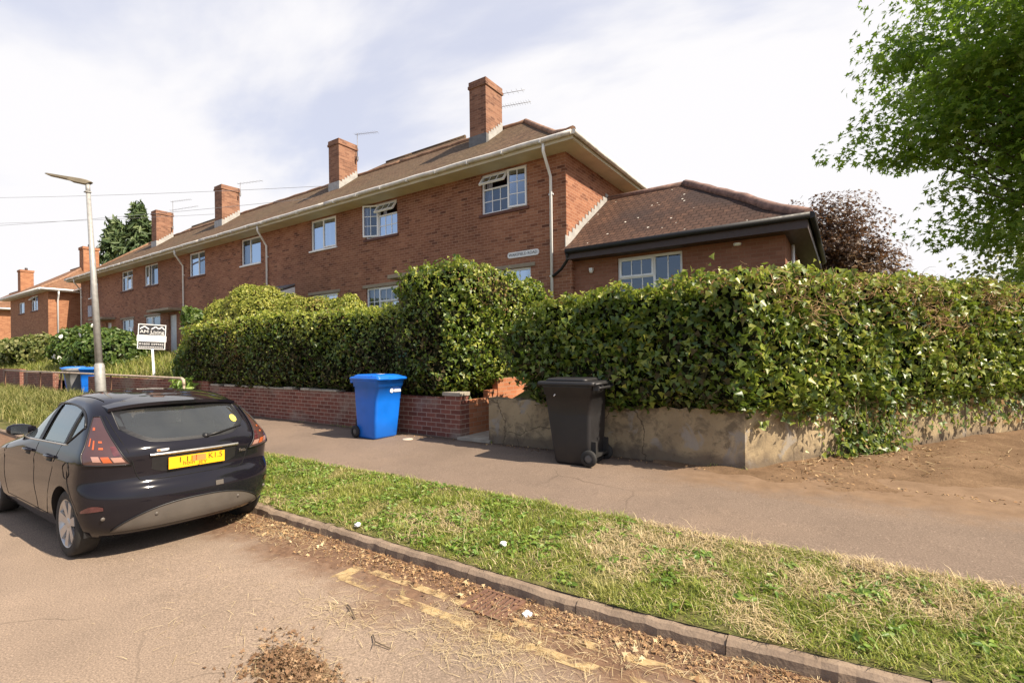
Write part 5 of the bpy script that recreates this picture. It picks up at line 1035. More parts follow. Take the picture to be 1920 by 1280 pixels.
# litter on the soil by the side wall and sticks
n = 800; s_ = rng.random(n)*7; off_ = .1 + 1.1*rng.random(n)**1.4; C = np.array([-1.05, 6.6, 0]) + s_[:, None]*dd + nn_*off_[:, None]; C[:, 2] = .30; k = (C[:, 0] > -.7) & (rng.random(n) < np.clip(1.2 - off_*.8, .1, 1)); C = C[k]; C[:, 2] = .312 - .02*off_[k]
V, F = leaves(C, np.tile((0, 0, 1.), (len(C), 1)), .036, 'oval', 0, .5); o = leafmesh('soil_litter', V, F, M['deadleaf']); o['kind'] = 'stuff'
C = C[:140]; o = twigs('soil_twigs', C + np.array([0, 0, .006]), np.concatenate([rng.normal(0, 1, (len(C), 2)), np.zeros((len(C), 1))], 1), .22, .003, M['straw'], None, .3, 3); o['kind'] = 'stuff'
n = 420; x = -9 + 11*rng.random(n); y = 6.58 - np.abs(rng.normal(0, .10, n)); k = (x > -5.4) | (rng.random(n) < .4); x, y = x[k], y[k]; C = np.stack([x, y, pz(y) + .004], 1); V, F = leaves(C, np.tile((0, 0, 1.), (len(x), 1)), .03, 'oval', 0, .5); o = leafmesh('path_litter', V, F, M['deadleaf']); o['kind'] = 'stuff'
M['paper'] = simple('white_litter_paper', (0.75, 0.75, 0.76), 0.7, var=0.05)
def litter(label, x, y, z, s, seed, mat='paper', name='litter_paper'):
    r = random.Random(seed); bm = bmesh.new(); bmesh.ops.create_icosphere(bm, subdivisions=2, radius=s)
    for v in bm.verts: v.co *= r.uniform(.6, 1.15); v.co.z *= .6
    me = bpy.data.meshes.new(name); bm.to_mesh(me); bm.free(); me.materials.append(M[mat]); o = bpy.data.objects.new(name, me); o.location = (x, y, z + s*.45); COL.objects.link(o); tag(o, label, 'litter')
litter('crumpled white paper on the grass just behind the kerb', -3.85, 3.05, .10, .035, 1)
litter('small white scrap lying in the middle of the verge', -2.38, 3.35, .125, .032, 2)
litter('white crumpled wrapper in the gutter beside the drain grate', -1.76, 2.74, -.02, .036, 3)
def stick(label, pts, r):
    g = MB(); g.tube(pts, r, 6); b = pts[len(pts)//2]; g.tube([b, (b[0]+.05, b[1]-.05, b[2]+.012)], r*.7, 5); tag(g.build('fallen_twig', M['bark']), label, 'twig')
stick('thin dark twig on the road left of the straw patch', [(-2.86, 2.17, .004), (-2.80, 2.15, .012), (-2.66, 2.08, .005)], .004)
stick('short forked twig on the road nearer the camera', [(-2.42, 2.02, .004), (-2.34, 1.97, .012), (-2.22, 1.98, .004)], .0035)
# ================================================================ STREET FURNITURE
g = MB(); base = Vector((-16.75, 4.9, .20)); top = Vector((-17.64, 4.9, 6.42)); lamp = empty('street_lamp', base); tag(lamp, 'leaning grey street lamp post with flat lantern beside the parked car', 'street lamp')
L_ = lambda p: Vector(p) - base
ax = (top - base).normalized()
g.tube([L_(base + ax*1.40), L_(top)], [.088, .052], 14); g.build('post', M['galv'], lamp)
g = MB(); g.tube([L_(base - ax*.2), L_(base + ax*1.36), L_(base + ax*1.42)], [.118, .118, .09], 16); ba = g.build('post_base', M['galv'], lamp)
g = MB(); g.tube([L_(top - ax*.05), L_(top + ax*.26)], .055, 12); g.box(*[v for p in [(L_(top)[0]-.075, L_(top)[0]+.075), (L_(top)[1]-.08, L_(top)[1]+.06), (L_(top)[2]-.015, L_(top)[2]+.008)] for v in p]); g.build('collar', M['galv'], lamp)
t_ = L_(top + ax*.27); hd = MB(); hdir = Vector((-.62, -.62, .16)).normalized(); sd_ = hdir.cross(Vector((0, 0, 1))).normalized(); up = sd_.cross(hdir)
def hp(a, b, c): return t_ + hdir*a + sd_*b + up*c
secs = [(-.10, .06, .03, .05), (.0, .09, -.05, .07), (.12, .11, -.055, .075), (.40, .125, -.05, .06), (.45, .12, -.02, .055), (.95, .10, -.015, .035), (1.02, .06, .0, .025)]
vs = []; 
for a, w, lo, hi in secs: vs += [hp(a, -w, lo), hp(a, w, lo), hp(a, w, hi*.7), hp(a, w*.6, hi), hp(a, -w*.6, hi), hp(a, -w, hi*.7)]
fs = [(i*6+j, i*6+(j+1) % 6, (i+1)*6+(j+1) % 6, (i+1)*6+j) for i in range(len(secs)-1) for j in range(6)] + [tuple(range(6)), tuple(range(len(vs)-6, len(vs)))]
hd.add(vs, fs); M['lantern'] = simple('lantern_casing', (0.20, 0.17, 0.12), 0.6); hd.build('lantern', M['lantern'], lamp)
g = MB(); g.add([hp(.46, -.09, -.024), hp(.46, .09, -.024), hp(.92, .08, -.019), hp(.92, -.08, -.019)], [(0, 1, 2, 3)]); M['lens'] = simple('lamp_lens', (0.30, 0.28, 0.20), 0.25); g.build('lens', M['lens'], lamp)
M['yellowtag'] = simple('yellow_tag', (0.75, 0.42, 0.03), 0.5)
g = MB(); c0 = L_(base + ax*1.75); g.box(c0.x-.075, c0.x-.01, c0.y-.066, c0.y-.058, c0.z, c0.z+.42); g.build('yellow_label', M['yellowtag'], lamp)

rail = empty('pipe_rail', (-24, 6.2, .24)); tag(rail, 'rusty pale pipe guard rail along the footpath behind the car', 'rail'); M['railpaint'] = simple('flaking_rail_paint', (0.46, 0.36, 0.27), 0.8, var=.35, scale=9)
o_ = Vector((24, -6.2, -.24)); g = MB(); g.tube([Vector(p)+o_ for p in [(-34.2, 6.2, 1.26), (-24, 6.2, 1.22), (-15.20, 6.2, 1.17), (-15.08, 6.2, 1.13), (-15.05, 6.2, 1.05), (-15.05, 6.2, .2)]], .032, 8); g.tube([Vector(p)+o_ for p in [(-15.22, 6.2, 1.17), (-15.07, 6.2, 1.12), (-15.05, 6.2, .98)]], .042, 8); g.build('top_rail', M['railpaint'], rail)
for px_ in (-34.2, -28.4, -25.6, -20.4): g = MB(); g.tube([Vector((px_, 6.2, .1))+o_, Vector((px_, 6.2, 1.22))+o_], .028, 8); g.build('post', M['rust'], rail)

# agent board
sg = empty('estate_agent_board', (-19.3, 7.0, .95), math.atan2(-7.0, 19.3)); tag(sg, 'white and charcoal letting agent board on a white post reading AM Living', 'sign board')
g = MB(); g.beam((.01, .055, 0), (-.02, .01, 1.12), .07, .07, (1, 0, 0)); g.build('post', M['white'], sg)
tilt = Matrix.Rotation(R(-3.0), 4, 'X')
def sq(mb, y0, y1, z0, z1, x0, x1, m=0):
    b = MB(); b.box(x0, x1, y0, y1, z0, z1); b.v = [tuple(Matrix.Translation((0, 0, 1.5)) @ tilt @ Vector((v[0], v[1], v[2]-1.5))) for v in b.v]; mb.add(b.v, b.f, m)
g = MB(); sq(g, -.38, .38, 1.09, 1.92, -.012, .012); bd = g.build('board', M['white'], sg)
g = MB(); sq(g, -.355, .355, 1.555, 1.895, .0125, .0155); sq(g, -.355, .355, 1.115, 1.33, .0125, .0155); g.build('dark_panel', M['blackprint'], bd)
g = MB(); sq(g, -.40, .40, 1.345, 1.54, .0125, .022); g.build('slip', M['white'], bd)
face = Matrix.Translation((0, 0, 1.5)) @ tilt @ Matrix.Translation((.0165, 0, -1.5)) @ Matrix(((0, 0, 1, 0), (1, 0, 0, 0), (0, 1, 0, 0), (0, 0, 0, 1)))
g = MB(); zz = [(-.33, 1.755), (-.21, 1.845), (-.09, 1.755), (-.02, 1.755), (.09, 1.845), (.18, 1.775), (.26, 1.845), (.34, 1.755)]
for i, ((y0, z0), (y1, z1)) in enumerate(zip(zz, zz[1:])):
    if i == 2: continue
    b = MB(); b.beam((.0165, y0, z0), (.0165, y1, z1), .035, .002, (1, 0, 0)); g.add([tuple(Matrix.Translation((0, 0, 1.5)) @ tilt @ (Vector(v) - Vector((0, 0, 1.5)))) for v in b.v], b.f)
g.build('zigzag_emblem', M['white'], bd)
text_mesh('lettering', 'AM Living', .14, M['white'], bd, face @ Matrix.Translation((0, 1.665, 0)), .001, fit=.66)
text_mesh('lettering', '01603 559442', .085, M['white'], bd, face @ Matrix.Translation((0, 1.255, 0)), .001, fit=.66)
g = MB()
for k in range(9): sq(g, -.06 + k*.045, -.025 + k*.045, 1.582, 1.598, .0156, .0168)
for k in range(14): sq(g, -.33 + k*.047, -.295 + k*.047, 1.15, 1.172, .0156, .0168)
g.build('small_print', M['white'], bd)

# overhead wires: house chimney to a pole across the street, out of frame on the left
M['wire'] = simple('cable', (0.25, 0.25, 0.27), 0.6)
def wire(label, a, b, sagv):
    g = MB(); a = Vector(a); b = Vector(b); g.tube([a.lerp(b, i/16) - Vector((0, 0, sagv*4*(i/16)*(1-i/16))) for i in range(17)], .008, 4, cap=False); tag(g.build('telephone_wire', M['wire']), label, 'wire', 'overhead wires at the left')
wire('topmost overhead wire running left from the second chimney', (-17.1, 12.4, 8.55), (-40.5, 5.2, 10.6), .1)
wire('middle overhead wire passing behind the lamp post', (-26.3, 12.3, 8.95), (-40.5, 5.2, 9.15), .05)
wire('lowest of the thin overhead wires at the left', (-17.15, 12.45, 8.15), (-40.5, 5.2, 8.95), .12)
pl = MB(); pl.tube([(5.35, 26, 1.2), (5.4, 26, 7.0)], [.10, .07], 8); tag(pl.build('telegraph_pole', M['galv']), 'thin pale pole standing behind the hedge at the far right', 'pole')

# ---------------------------------------------------------------- wheelie bins (front towards +x)
def plastic(name, col, rough): return simple(name, col, rough, var=.10, scale=3)
M['binblue'] = plastic('blue_bin_plastic', (0.006, 0.15, 0.66), .36); M['binblack'] = plastic('black_bin_plastic', (0.019, 0.018, 0.019), .50); M['rubber'] = simple('rubber_tyre', (0.018, 0.017, 0.016), .75); M['wheelgrey'] = simple('wheel_hub_plastic', (0.10, 0.095, 0.09), .6)
M['bingrey'] = plastic('grey_bin_plastic', (0.16, 0.16, 0.16), .5)
def rrect(cx, hx, hy, r, z, n=5):
    pts = []
    for (sx, sy, a0) in ((1, 1, 0), (-1, 1, 90), (-1, -1, 180), (1, -1, 270)):
        for i in range(n): a = R(a0 + 90*i/(n-1)); pts.append((cx + sx*(hx-r) + r*math.cos(a), sy*(hy-r) + r*math.sin(a), z))
    return pts
def ring_loft(mb, rings, m=0, capb=True, capt=True, smooth=True):
    n = len(rings[0]); b = [p for r_ in rings for p in r_]
    mb.add(b, [(i*n+j, i*n+(j+1) % n, (i+1)*n+(j+1) % n, (i+1)*n+j) for i in range(len(rings)-1) for j in range(n)], m, smooth)
    k = len(mb.v) - len(b)
    if capb: mb.f.append(tuple(k+j for j in reversed(range(n)))); mb.m.append(m); mb.sm.append(False)
    if capt: mb.f.append(tuple(k+(len(rings)-1)*n+j for j in range(n))); mb.m.append(m); mb.sm.append(False)
def wheelie_bin(label, loc, rz, mat, logo=False, lidsticker=False, mark=False, dishlid=False, group=None):
    h = empty('wheelie_bin', loc, rz); h.scale = (1.07, 1.07, 1.07); tag(h, label, 'wheelie bin', group)
    b = MB()
    def cx(z): return .02 + .02*z
    rings = []
    for z, hx, hy in [(.0, .225, .225), (.03, .245, .24), (.30, .268, .25), (.60, .293, .262), (.86, .315, .272), (.865, .33, .285), (.95, .335, .29), (.955, .345, .30), (.985, .345, .30)]:
        rings.append(rrect(.0 + (z-.5)*.05, hx, hy, .05, z))
    ring_loft(b, rings); b.build('body', M[mat], h)
    # the notch for the wheels low at the back
    x_ = MB(); x_.box(-.325, -.21, -.235, .235, .10, .135); x_.tube([(-.265, -.27, .115), (-.265, .27, .115)], .014, 8); x_.box(-.335, -.20, -.21, -.16, .13, .30); x_.box(-.335, -.20, .16, .21, .13, .30); x_.build('axle', M['rubber'], h)
    for s in (-1, 1):
        w = MB(); w.lathe([(.055, -.028), (.092, -.026), (.102, -.014), (.102, .014), (.092, .026), (.055, .028)], (-.265, s*.265, .102), 'y', 20); w.lathe([(0, s*.020), (.03, s*.024), (.056, s*.012)], (-.265, s*.265, .102), 'y', 14, 1); w.build('wheel', [M['rubber'], M['wheelgrey']], h)
    l = MB(); ring_loft(l, [rrect(.03, .385, .312, .05, .978), rrect(.03, .395, .318, .05, .992), rrect(.03, .392, .315, .05, 1.022), rrect(.03, .375, .298, .05, 1.03)], capt=True)
    if dishlid:
        ring_loft(l, [rrect(.055, .30, .25, .06, 1.031), rrect(.055, .27, .225, .06, 1.062), rrect(.055, .26, .215, .06, 1.066)])
    else:
        ring_loft(l, [rrect(.02, .35, .285, .05, 1.031), rrect(.0, .31, .255, .05, 1.052), rrect(-.04, .24, .21, .05, 1.068)])
        l.box(.20, .245, -.285, .285, 1.031, 1.05)
    l.box(.38, .425, -.10, .10, .985, 1.012); l.build('lid', M[mat], h)
    ha = MB()
    ha.tube([(-.385, -.24, .955), (-.40, -.22, .955), (-.40, .22, .955), (-.385, .24, .955)], .017, 8)
    for y in (-.24, -.12, .12, .24): ha.box(-.40, -.33, y-.02, y+.02, .925, .985)
    ha.tube([(-.365, -.29, 1.0), (-.365, .29, 1.0)], .016, 8); ha.build('handle', M[mat], h)
    if logo:
        p = MB(); X = .331; p.lathe([(0, X+.002), (.036, X+.001)], (0, .035, .795), 'x', 16); lg = p.build('council_logo', M['white'], h)
        p = MB(); p.box(X-.002, X+.0025, .085, .225, .772, .815); p.build('logo_strip', M['white'], lg)
        p = MB(); [p.box(X+.0026, X+.0034, .095+k*.03, .115+k*.03, .785, .800) for k in range(4)]; p.build('logo_print', M['binblue'], lg)
    if lidsticker: p = MB(); p.box(-.02, .07, -.01, .10, 1.069, 1.071); p.build('sticker', M['white'], h)
    if mark: p = MB(); p.tube([(.17, -.2815, .87), (.19, -.284, .845)], .007, 6); p.tube([(.17, .2815, .87), (.19, .284, .845)], .007, 6); p.build('scuff', M['white'], h)
    return h
wheelie_bin('blue wheelie bin standing on the footpath against the brick wall', (-7.13, 6.13, pz(6.1)), R(-3), 'binblue', True, True)
wheelie_bin('black wheelie bin standing on the footpath by the rendered wall', (-3.08, 6.13, pz(6.1)), R(182), 'binblack', mark=True, dishlid=True)
wheelie_bin('far blue wheelie bin in the gap in the wall, right of the pair', (-25.0, 6.95, .28), R(-20), 'binblue')
wheelie_bin('far blue lidded wheelie bin in the gap in the wall, left of the pair', (-26.9, 6.95, .30), R(-100), 'binblue')
wheelie_bin('grey wheelie bin squeezed between the two far blue bins', (-25.95, 6.8, .24), R(-90), 'bingrey')

# ================================================================ PARKED CAR (local metres: rear bumper at x = 0, nose at x = -3.95)
SC = .945
car = empty('parked_car', (-4.975, 2.168, -.010)); car.scale = (SC, SC, SC); car.rotation_euler = (R(-1.1), 0, R(.6)); tag(car, 'black five door hatchback parked at the kerb, seen from behind', 'car')
t = NT('black_car_paint'); t.bsdf(t.ramp(t.noise(3, 2), [(.3, (0.007, 0.0065, 0.010)), (.7, (0.010, 0.009, 0.013))]), .07, 0.0, .42); M['paint'] = t.mat
M['carglass'] = glass_mat('car_glass', (0.62, 0.65, 0.62), 1.25, dust=.05, gcol=(.95, 1, .98)); M['trimblack'] = simple('black_trim', (0.012, 0.012, 0.013), .45); M['gap'] = simple('panel_gap', (0.003, 0.003, 0.003), .9); M['greyplastic'] = simple('grey_bumper_plastic', (0.095, 0.082, 0.070), .55, var=.12)
M['chrome'] = simple('satin_chrome', (0.62, 0.58, 0.50), .22, metal=.9, var=.05); M['alloy'] = simple('alloy_wheel', (0.50, 0.49, 0.48), .35, metal=.7, var=.08); M['plate'] = simple('yellow_plate', (0.85, 0.43, 0.008), .45, var=.03)
t = NT('red_lens'); t.bsdf(t.ramp(t.noise(18, 3), [(.35, (0.06, 0.014, 0.016)), (.7, (0.12, 0.035, 0.035))]), .12, 0, .6, coat=1.0); M['redlens'] = t.mat
M['smokelens'] = simple('smoked_lens', (0.065, 0.032, 0.030), .10, coat=1.0); M['amber'] = simple('amber_lens', (0.42, 0.09, 0.025), .2, coat=1.0); M['clearlens'] = simple('clear_lens', (0.36, 0.20, 0.16), .15, coat=1.0); M['mirrorglass'] = simple('mirror_glass_dark', (0.10, 0.11, 0.12), .08, metal=.8)
M['sideglass'] = glass_mat('car_side_glass', (0.55, 0.60, 0.60), 1.5, dust=.02, gcol=(.95, 1, .98))
M['seat'] = simple('grey_seat_fabric', (0.12, 0.12, 0.125), .9)
def interp(tab, z):
    zs = [a for a, _ in tab]; vs_ = [b for _, b in tab]
    if z <= zs[0]: return vs_[0]
    if z >= zs[-1]: return vs_[-1]
    i = next(k for k in range(len(zs)-1) if zs[k] <= z <= zs[k+1]); 
    h = zs[i+1]-zs[i]; t = (z-zs[i])/h
    m0 = (vs_[i+1]-vs_[i-1])/(zs[i+1]-zs[i-1]) if i > 0 else (vs_[i+1]-vs_[i])/h
    m1 = (vs_[i+2]-vs_[i])/(zs[i+2]-zs[i]) if i+2 < len(zs) else (vs_[i+1]-vs_[i])/h
    return vs_[i]*(2*t**3-3*t*t+1) + m0*h*(t**3-2*t*t+t) + vs_[i+1]*(-2*t**3+3*t*t) + m1*h*(t**3-t*t)
XRt = [(.20, -.14), (.27, -.05), (.36, -.015), (.48, .0), (.58, -.005), (.645, -.035), (.69, -.075), (.75, -.085), (.84, -.075), (.93, -.065), (.99, -.085), (1.05, -.13), (1.15, -.225), (1.25, -.33), (1.34, -.43), (1.40, -.56), (1.44, -.78), (1.465, -1.05), (1.48, -1.35)]
XFt = [(.20, -3.80), (.35, -3.92), (.52, -3.95), (.66, -3.90), (.76, -3.74), (.84, -3.46), (.90, -3.20), (.96, -3.0), (1.02, -2.86), (1.12, -2.66), (1.25, -2.38), (1.36, -2.10), (1.42, -1.86), (1.455, -1.66), (1.48, -1.45)]
Wt = [(.20, .79), (.30, .825), (.45, .855), (.62, .862), (.78, .858), (.88, .850), (.95, .832), (1.02, .802), (1.10, .770), (1.20, .727), (1.30, .678), (1.38, .625), (1.43, .555), (1.46, .42), (1.475, .27), (1.48, .14)]
RRt = [(.2, .42), (.45, .42), (.65, .38), (.80, .33), (.95, .31), (1.1, .31), (1.3, .36), (1.42, .45), (1.48, .3)]; PR = 2.5
RFt = [(.2, .75), (.6, .85), (.85, 1.0), (1.0, 1.25), (1.2, 1.0), (1.42, .6), (1.48, .2)]
def side_y(x, z):
    W_ = interp(Wt, z); xr = interp(XRt, z); xf = interp(XFt, z); rr = interp(RRt, z); rf = interp(RFt, z)
    if xr - xf < rr + rf: k = (xr-xf)/(rr+rf); rr *= k; rf *= k
    t = max(0, (x - (xr-rr))/rr); t2 = max(0, ((xf+rf) - x)/rf); t = min(t, 1); t2 = min(t2, 1)
    y = W_*(1-t**PR)**(1/PR)*(1-t2**2.3)**(1/2.3)
    # wheel arch shoulders and a shallow crease along the doors
    for wx in (-.69, -3.18): y += .016*math.exp(-((x-wx)/.36)**2 - ((z-.42)/.28)**2)
    y += .010*math.exp(-((z - (.80 + .06*(x+2)/2))/.035)**2)*(1 if -2.9 < x < -.5 else 0)*(1-t)
    y -= .014*math.exp(-((z-.42)/.10)**2)*(1/(1+math.exp(-(x+2.6)*6)))*(1/(1+math.exp((x+1.25)*8)))
    return y
def rear_x(y, z):
    W_ = interp(Wt, z); xr = interp(XRt, z); rr = interp(RRt, z); q = min(1, abs(y)/W_); return xr - rr*(1 - (1-q**PR)**(1/PR)) - .02*(q**2)
def outline(z, n=30):
    """half outline from rear centre (y=0) round to front centre"""
    W_ = interp(Wt, z); xr = interp(XRt, z); xf = interp(XFt, z); rr = interp(RRt, z); rf = interp(RFt, z)
    if xr - xf < rr + rf: k = (xr-xf)/(rr+rf); rr *= k; rf *= k
    pts = []
    for i in range(13):
        a = math.pi/2*i/12; pts.append((xr - rr + rr*math.cos(a)**(2/PR) - .02*math.sin(a)**(4/PR)*(1 if i < 12 else 1), W_*math.sin(a)**(2/PR)))
    m = 18; x0, x1 = xr-rr-.02, xf+rf
    for i in range(1, m): x = x0 + (x1-x0)*i/m; pts.append((x, side_y(x, z)))
    for i in range(11):
        a = math.pi/2*i/10; pts.append((xf + rf - rf*math.sin(a)**(2/2.3), W_*math.cos(a)**(2/2.3)))
    return pts
zs = [.20, .235, .28, .33, .39, .45, .51, .57, .62, .655, .69, .73, .78, .83, .88, .93, .97, 1.01, 1.05, 1.10, 1.15, 1.20, 1.25, 1.30, 1.34, 1.37, 1.395, 1.415, 1.435, 1.45, 1.462, 1.472, 1.48]
vs = []; 
for z in zs:
    o_l = outline(z); zz_ = z
    full = [(x, -y) for x, y in o_l] + [(x, y) for x, y in reversed(o_l[1:-1])]
    for x, y in full:
        dz = 0
        vs.append((x, y, z + dz))
n = len(vs)//len(zs); bm = MB()
bm.add(vs, [(i*n+j, (i+1)*n+j, (i+1)*n+(j+1) % n, i*n+(j+1) % n) for i in range(len(zs)-1) for j in range(n)] + [tuple(range(n)), tuple(reversed(range((len(zs)-1)*n, len(zs)*n)))], 0, True)
def cut_body(mb, tools):
    me = mb.mesh('tmp', [M['paint'], M['trimblack']]); b = bmesh.new(); b.from_mesh(me); bmesh.ops.recalc_face_normals(b, faces=b.faces); b.to_mesh(me); b.free()
    o = bpy.data.objects.new('tmp', me); COL.objects.link(o); ts = []
    for tm in tools:
        mt = tm.mesh('tool', [M['trimblack']]); b = bmesh.new(); b.from_mesh(mt); bmesh.ops.recalc_face_normals(b, faces=b.faces); b.to_mesh(mt); b.free()
        to = bpy.data.objects.new('tool', mt); COL.objects.link(to); ts.append(to); md = o.modifiers.new('b', 'BOOLEAN'); md.object = to; md.operation = 'DIFFERENCE'; md.solver = 'EXACT'; md.material_mode = 'TRANSFER'
    dg = bpy.context.evaluated_depsgraph_get(); r_ = bpy.data.meshes.new_from_object(o.evaluated_get(dg))
    for x in ts + [o]: bpy.data.objects.remove(x)
    return r_
tools = []
for wx in (-.69, -3.18):
    for s in (-1, 1): q = MB(); q.lathe([(0, s*.60), (.335, s*.60), (.335, s*1.0), (0, s*1.0)], (wx, 0, .315), 'y', 40, 0, True); tools.append(q)
# hollow cabin: rear window, side windows and windscreen openings
def patch_solid(fn_in, fn_out, poly, nu):   # poly(u) -> (a, lo, hi); solid between two offset surfaces
    mb = MB(); v = []
    for i in range(nu+1):
        a, lo, hi = poly(i/nu)
        for c in (lo, hi): v += [fn_in(a, c), fn_out(a, c)]
    f = []
    for i in range(nu):
        b0 = i*4; b1 = b0+4; f += [(b0, b1, b1+1, b0+1), (b0+2, b0+3, b1+3, b1+2), (b0+1, b1+1, b1+3, b0+3), (b0, b0+2, b1+2, b1)]
    f += [(0, 1, 3, 2), (nu*4, nu*4+2, nu*4+3, nu*4+1)]; mb.add(v, f); return mb
def rg_lo(y): q = abs(y)/.56; return 1.018 + .030*q**2 + .12*max(0, q-.62)**1.5*3.6
def rg_hi(y): q = abs(y)/.56; return 1.352 - .03*q**2 - .10*max(0, q-.75)**1.2
def rearpoly(u): y = -.558 + 1.116*u; return (y, rg_lo(y), max(rg_lo(y)+.01, rg_hi(y)))
tools.append(patch_solid(lambda y, z: (rear_x(y, z)-.10, y*.97, z-.02), lambda y, z: (rear_x(y, z)+.10, y*1.02, z+.02), rearpoly, 20))
def sb(x): return .965 + .045*(x+2.55)/2.0          # belt line rising to the rear
ST = [(-2.62, .985), (-2.45, 1.10), (-2.2, 1.225), (-1.9, 1.318), (-1.6, 1.362), (-1.3, 1.372), (-1.0, 1.352), (-.80, 1.315), (-.66, 1.262), (-.545, 1.185)]
def st(x): return interp(ST, x)
def sidepoly(xa, xb, tail=False):
    def p(u): x = xa + (xb-xa)*u; lo = sb(x) + .012 + (max(0, (x+.80))*.62 if tail else 0); hi = st(x) - .022; return (x, min(lo, hi-.004), hi)
    return p
side_wins = [(-2.50, -1.60), (-1.51, -.87), (-.83, -.60)]
for s in (-1, 1):
    for k, (xa, xb) in enumerate(side_wins):
        tools.append(patch_solid(lambda x, z, s=s: (x, s*(side_y(x, z)-.10), z), lambda x, z, s=s: (x, s*(side_y(x, z)+.08), z), sidepoly(xa, xb, k == 2), 10))
def wsx(y, z): W_ = interp(Wt, z); xf = interp(XFt, z); rf = interp(RFt, z); q = min(1, abs(y)/W_); return xf + rf*(1-(1-q**2.3)**(1/2.3))
def wspoly(u): y = -.62 + 1.24*u; q = abs(y)/.62; return (y, 1.03 + .03*q**2, 1.375 - .05*q**2)
tools.append(patch_solid(lambda y, z: (wsx(y, z)+.14, y, z-.03), lambda y, z: (wsx(y, z)-.12, y, z+.03), wspoly, 14))
inner = MB(); vs = []
zi = [.60, .8, .95, 1.05, 1.15, 1.25, 1.32, 1.38, 1.42]
for z in zi:
    o_l = outline(z); cxm = (interp(XRt, z) + interp(XFt, z))/2
    for x, y in [(x, -y) for x, y in o_l] + [(x, y) for x, y in reversed(o_l[1:-1])]:
        xx = max(min(x - .05*np.sign(x-cxm)*1.0, interp(XRt, z)-.06), max(-2.95, interp(XFt, z)+.08)); vs.append((xx, y*.94, z))
m_ = len(vs)//len(zi); inner.add(vs, [(i*m_+j, (i+1)*m_+j, (i+1)*m_+(j+1) % m_, i*m_+(j+1) % m_) for i in range(len(zi)-1) for j in range(m_)] + [tuple(range(m_)), tuple(reversed(range((len(zi)-1)*m_, len(zi)*m_)))], 0, False)
tools.insert(0, inner)
bme = cut_body(bm, tools); bme.name = 'body'
bo = bpy.data.objects.new('body', bme); COL.objects.link(bo); bo.parent = car
for p_ in bme.polygons: p_.use_smooth = True
try: bme.set_sharp_from_angle(angle=R(38))
except Exception: pass
print('car body faces', len(bme.polygons))
def cpatch(name, fn, poly, nu, nv, mat, parent=car, off=0.0, smooth=True):
    g = MB(); g.grid(lambda u, v: fn(*(lambda a, lo, hi: (a, lo + (hi-lo)*v))(*poly(u))), nu, nv, 0, smooth); return g.build(name, mat, parent)
R_ = lambda o: (lambda y, z: (rear_x(y, z)+o, y, z)); Sd = lambda s, o: (lambda x, z: (x, s*(side_y(x, z)+o), z))
cpatch('rear_window', R_(-.012), rearpoly, 26, 8, M['carglass'])
def frit(name, k0, k1, o):
    g = MB(); n_ = 30; lp = [(rearpoly(i/n_)[0], rearpoly(i/n_)[1]) for i in range(n_+1)] + [(rearpoly(i/n_)[0], rearpoly(i/n_)[2]) for i in range(n_, -1, -1)]; m_ = len(lp)
    P0 = [R_(o)(y*1.0, z) for y, z in lp]; P1 = [R_(o)(y*(1-.085), 1.19 + (z-1.19)*(1-.16)) for y, z in lp]
    g.add(P0 + P1, [(i, (i+1) % m_, m_ + (i+1) % m_, m_ + i) for i in range(m_)]); return g.build(name, M['trimblack'], car)
frit('rear_window_frit', 1, .9, -.008)
cpatch('windscreen', lambda y, z: (wsx(y, z)+.012, y, z), wspoly, 16, 8, M['carglass'])
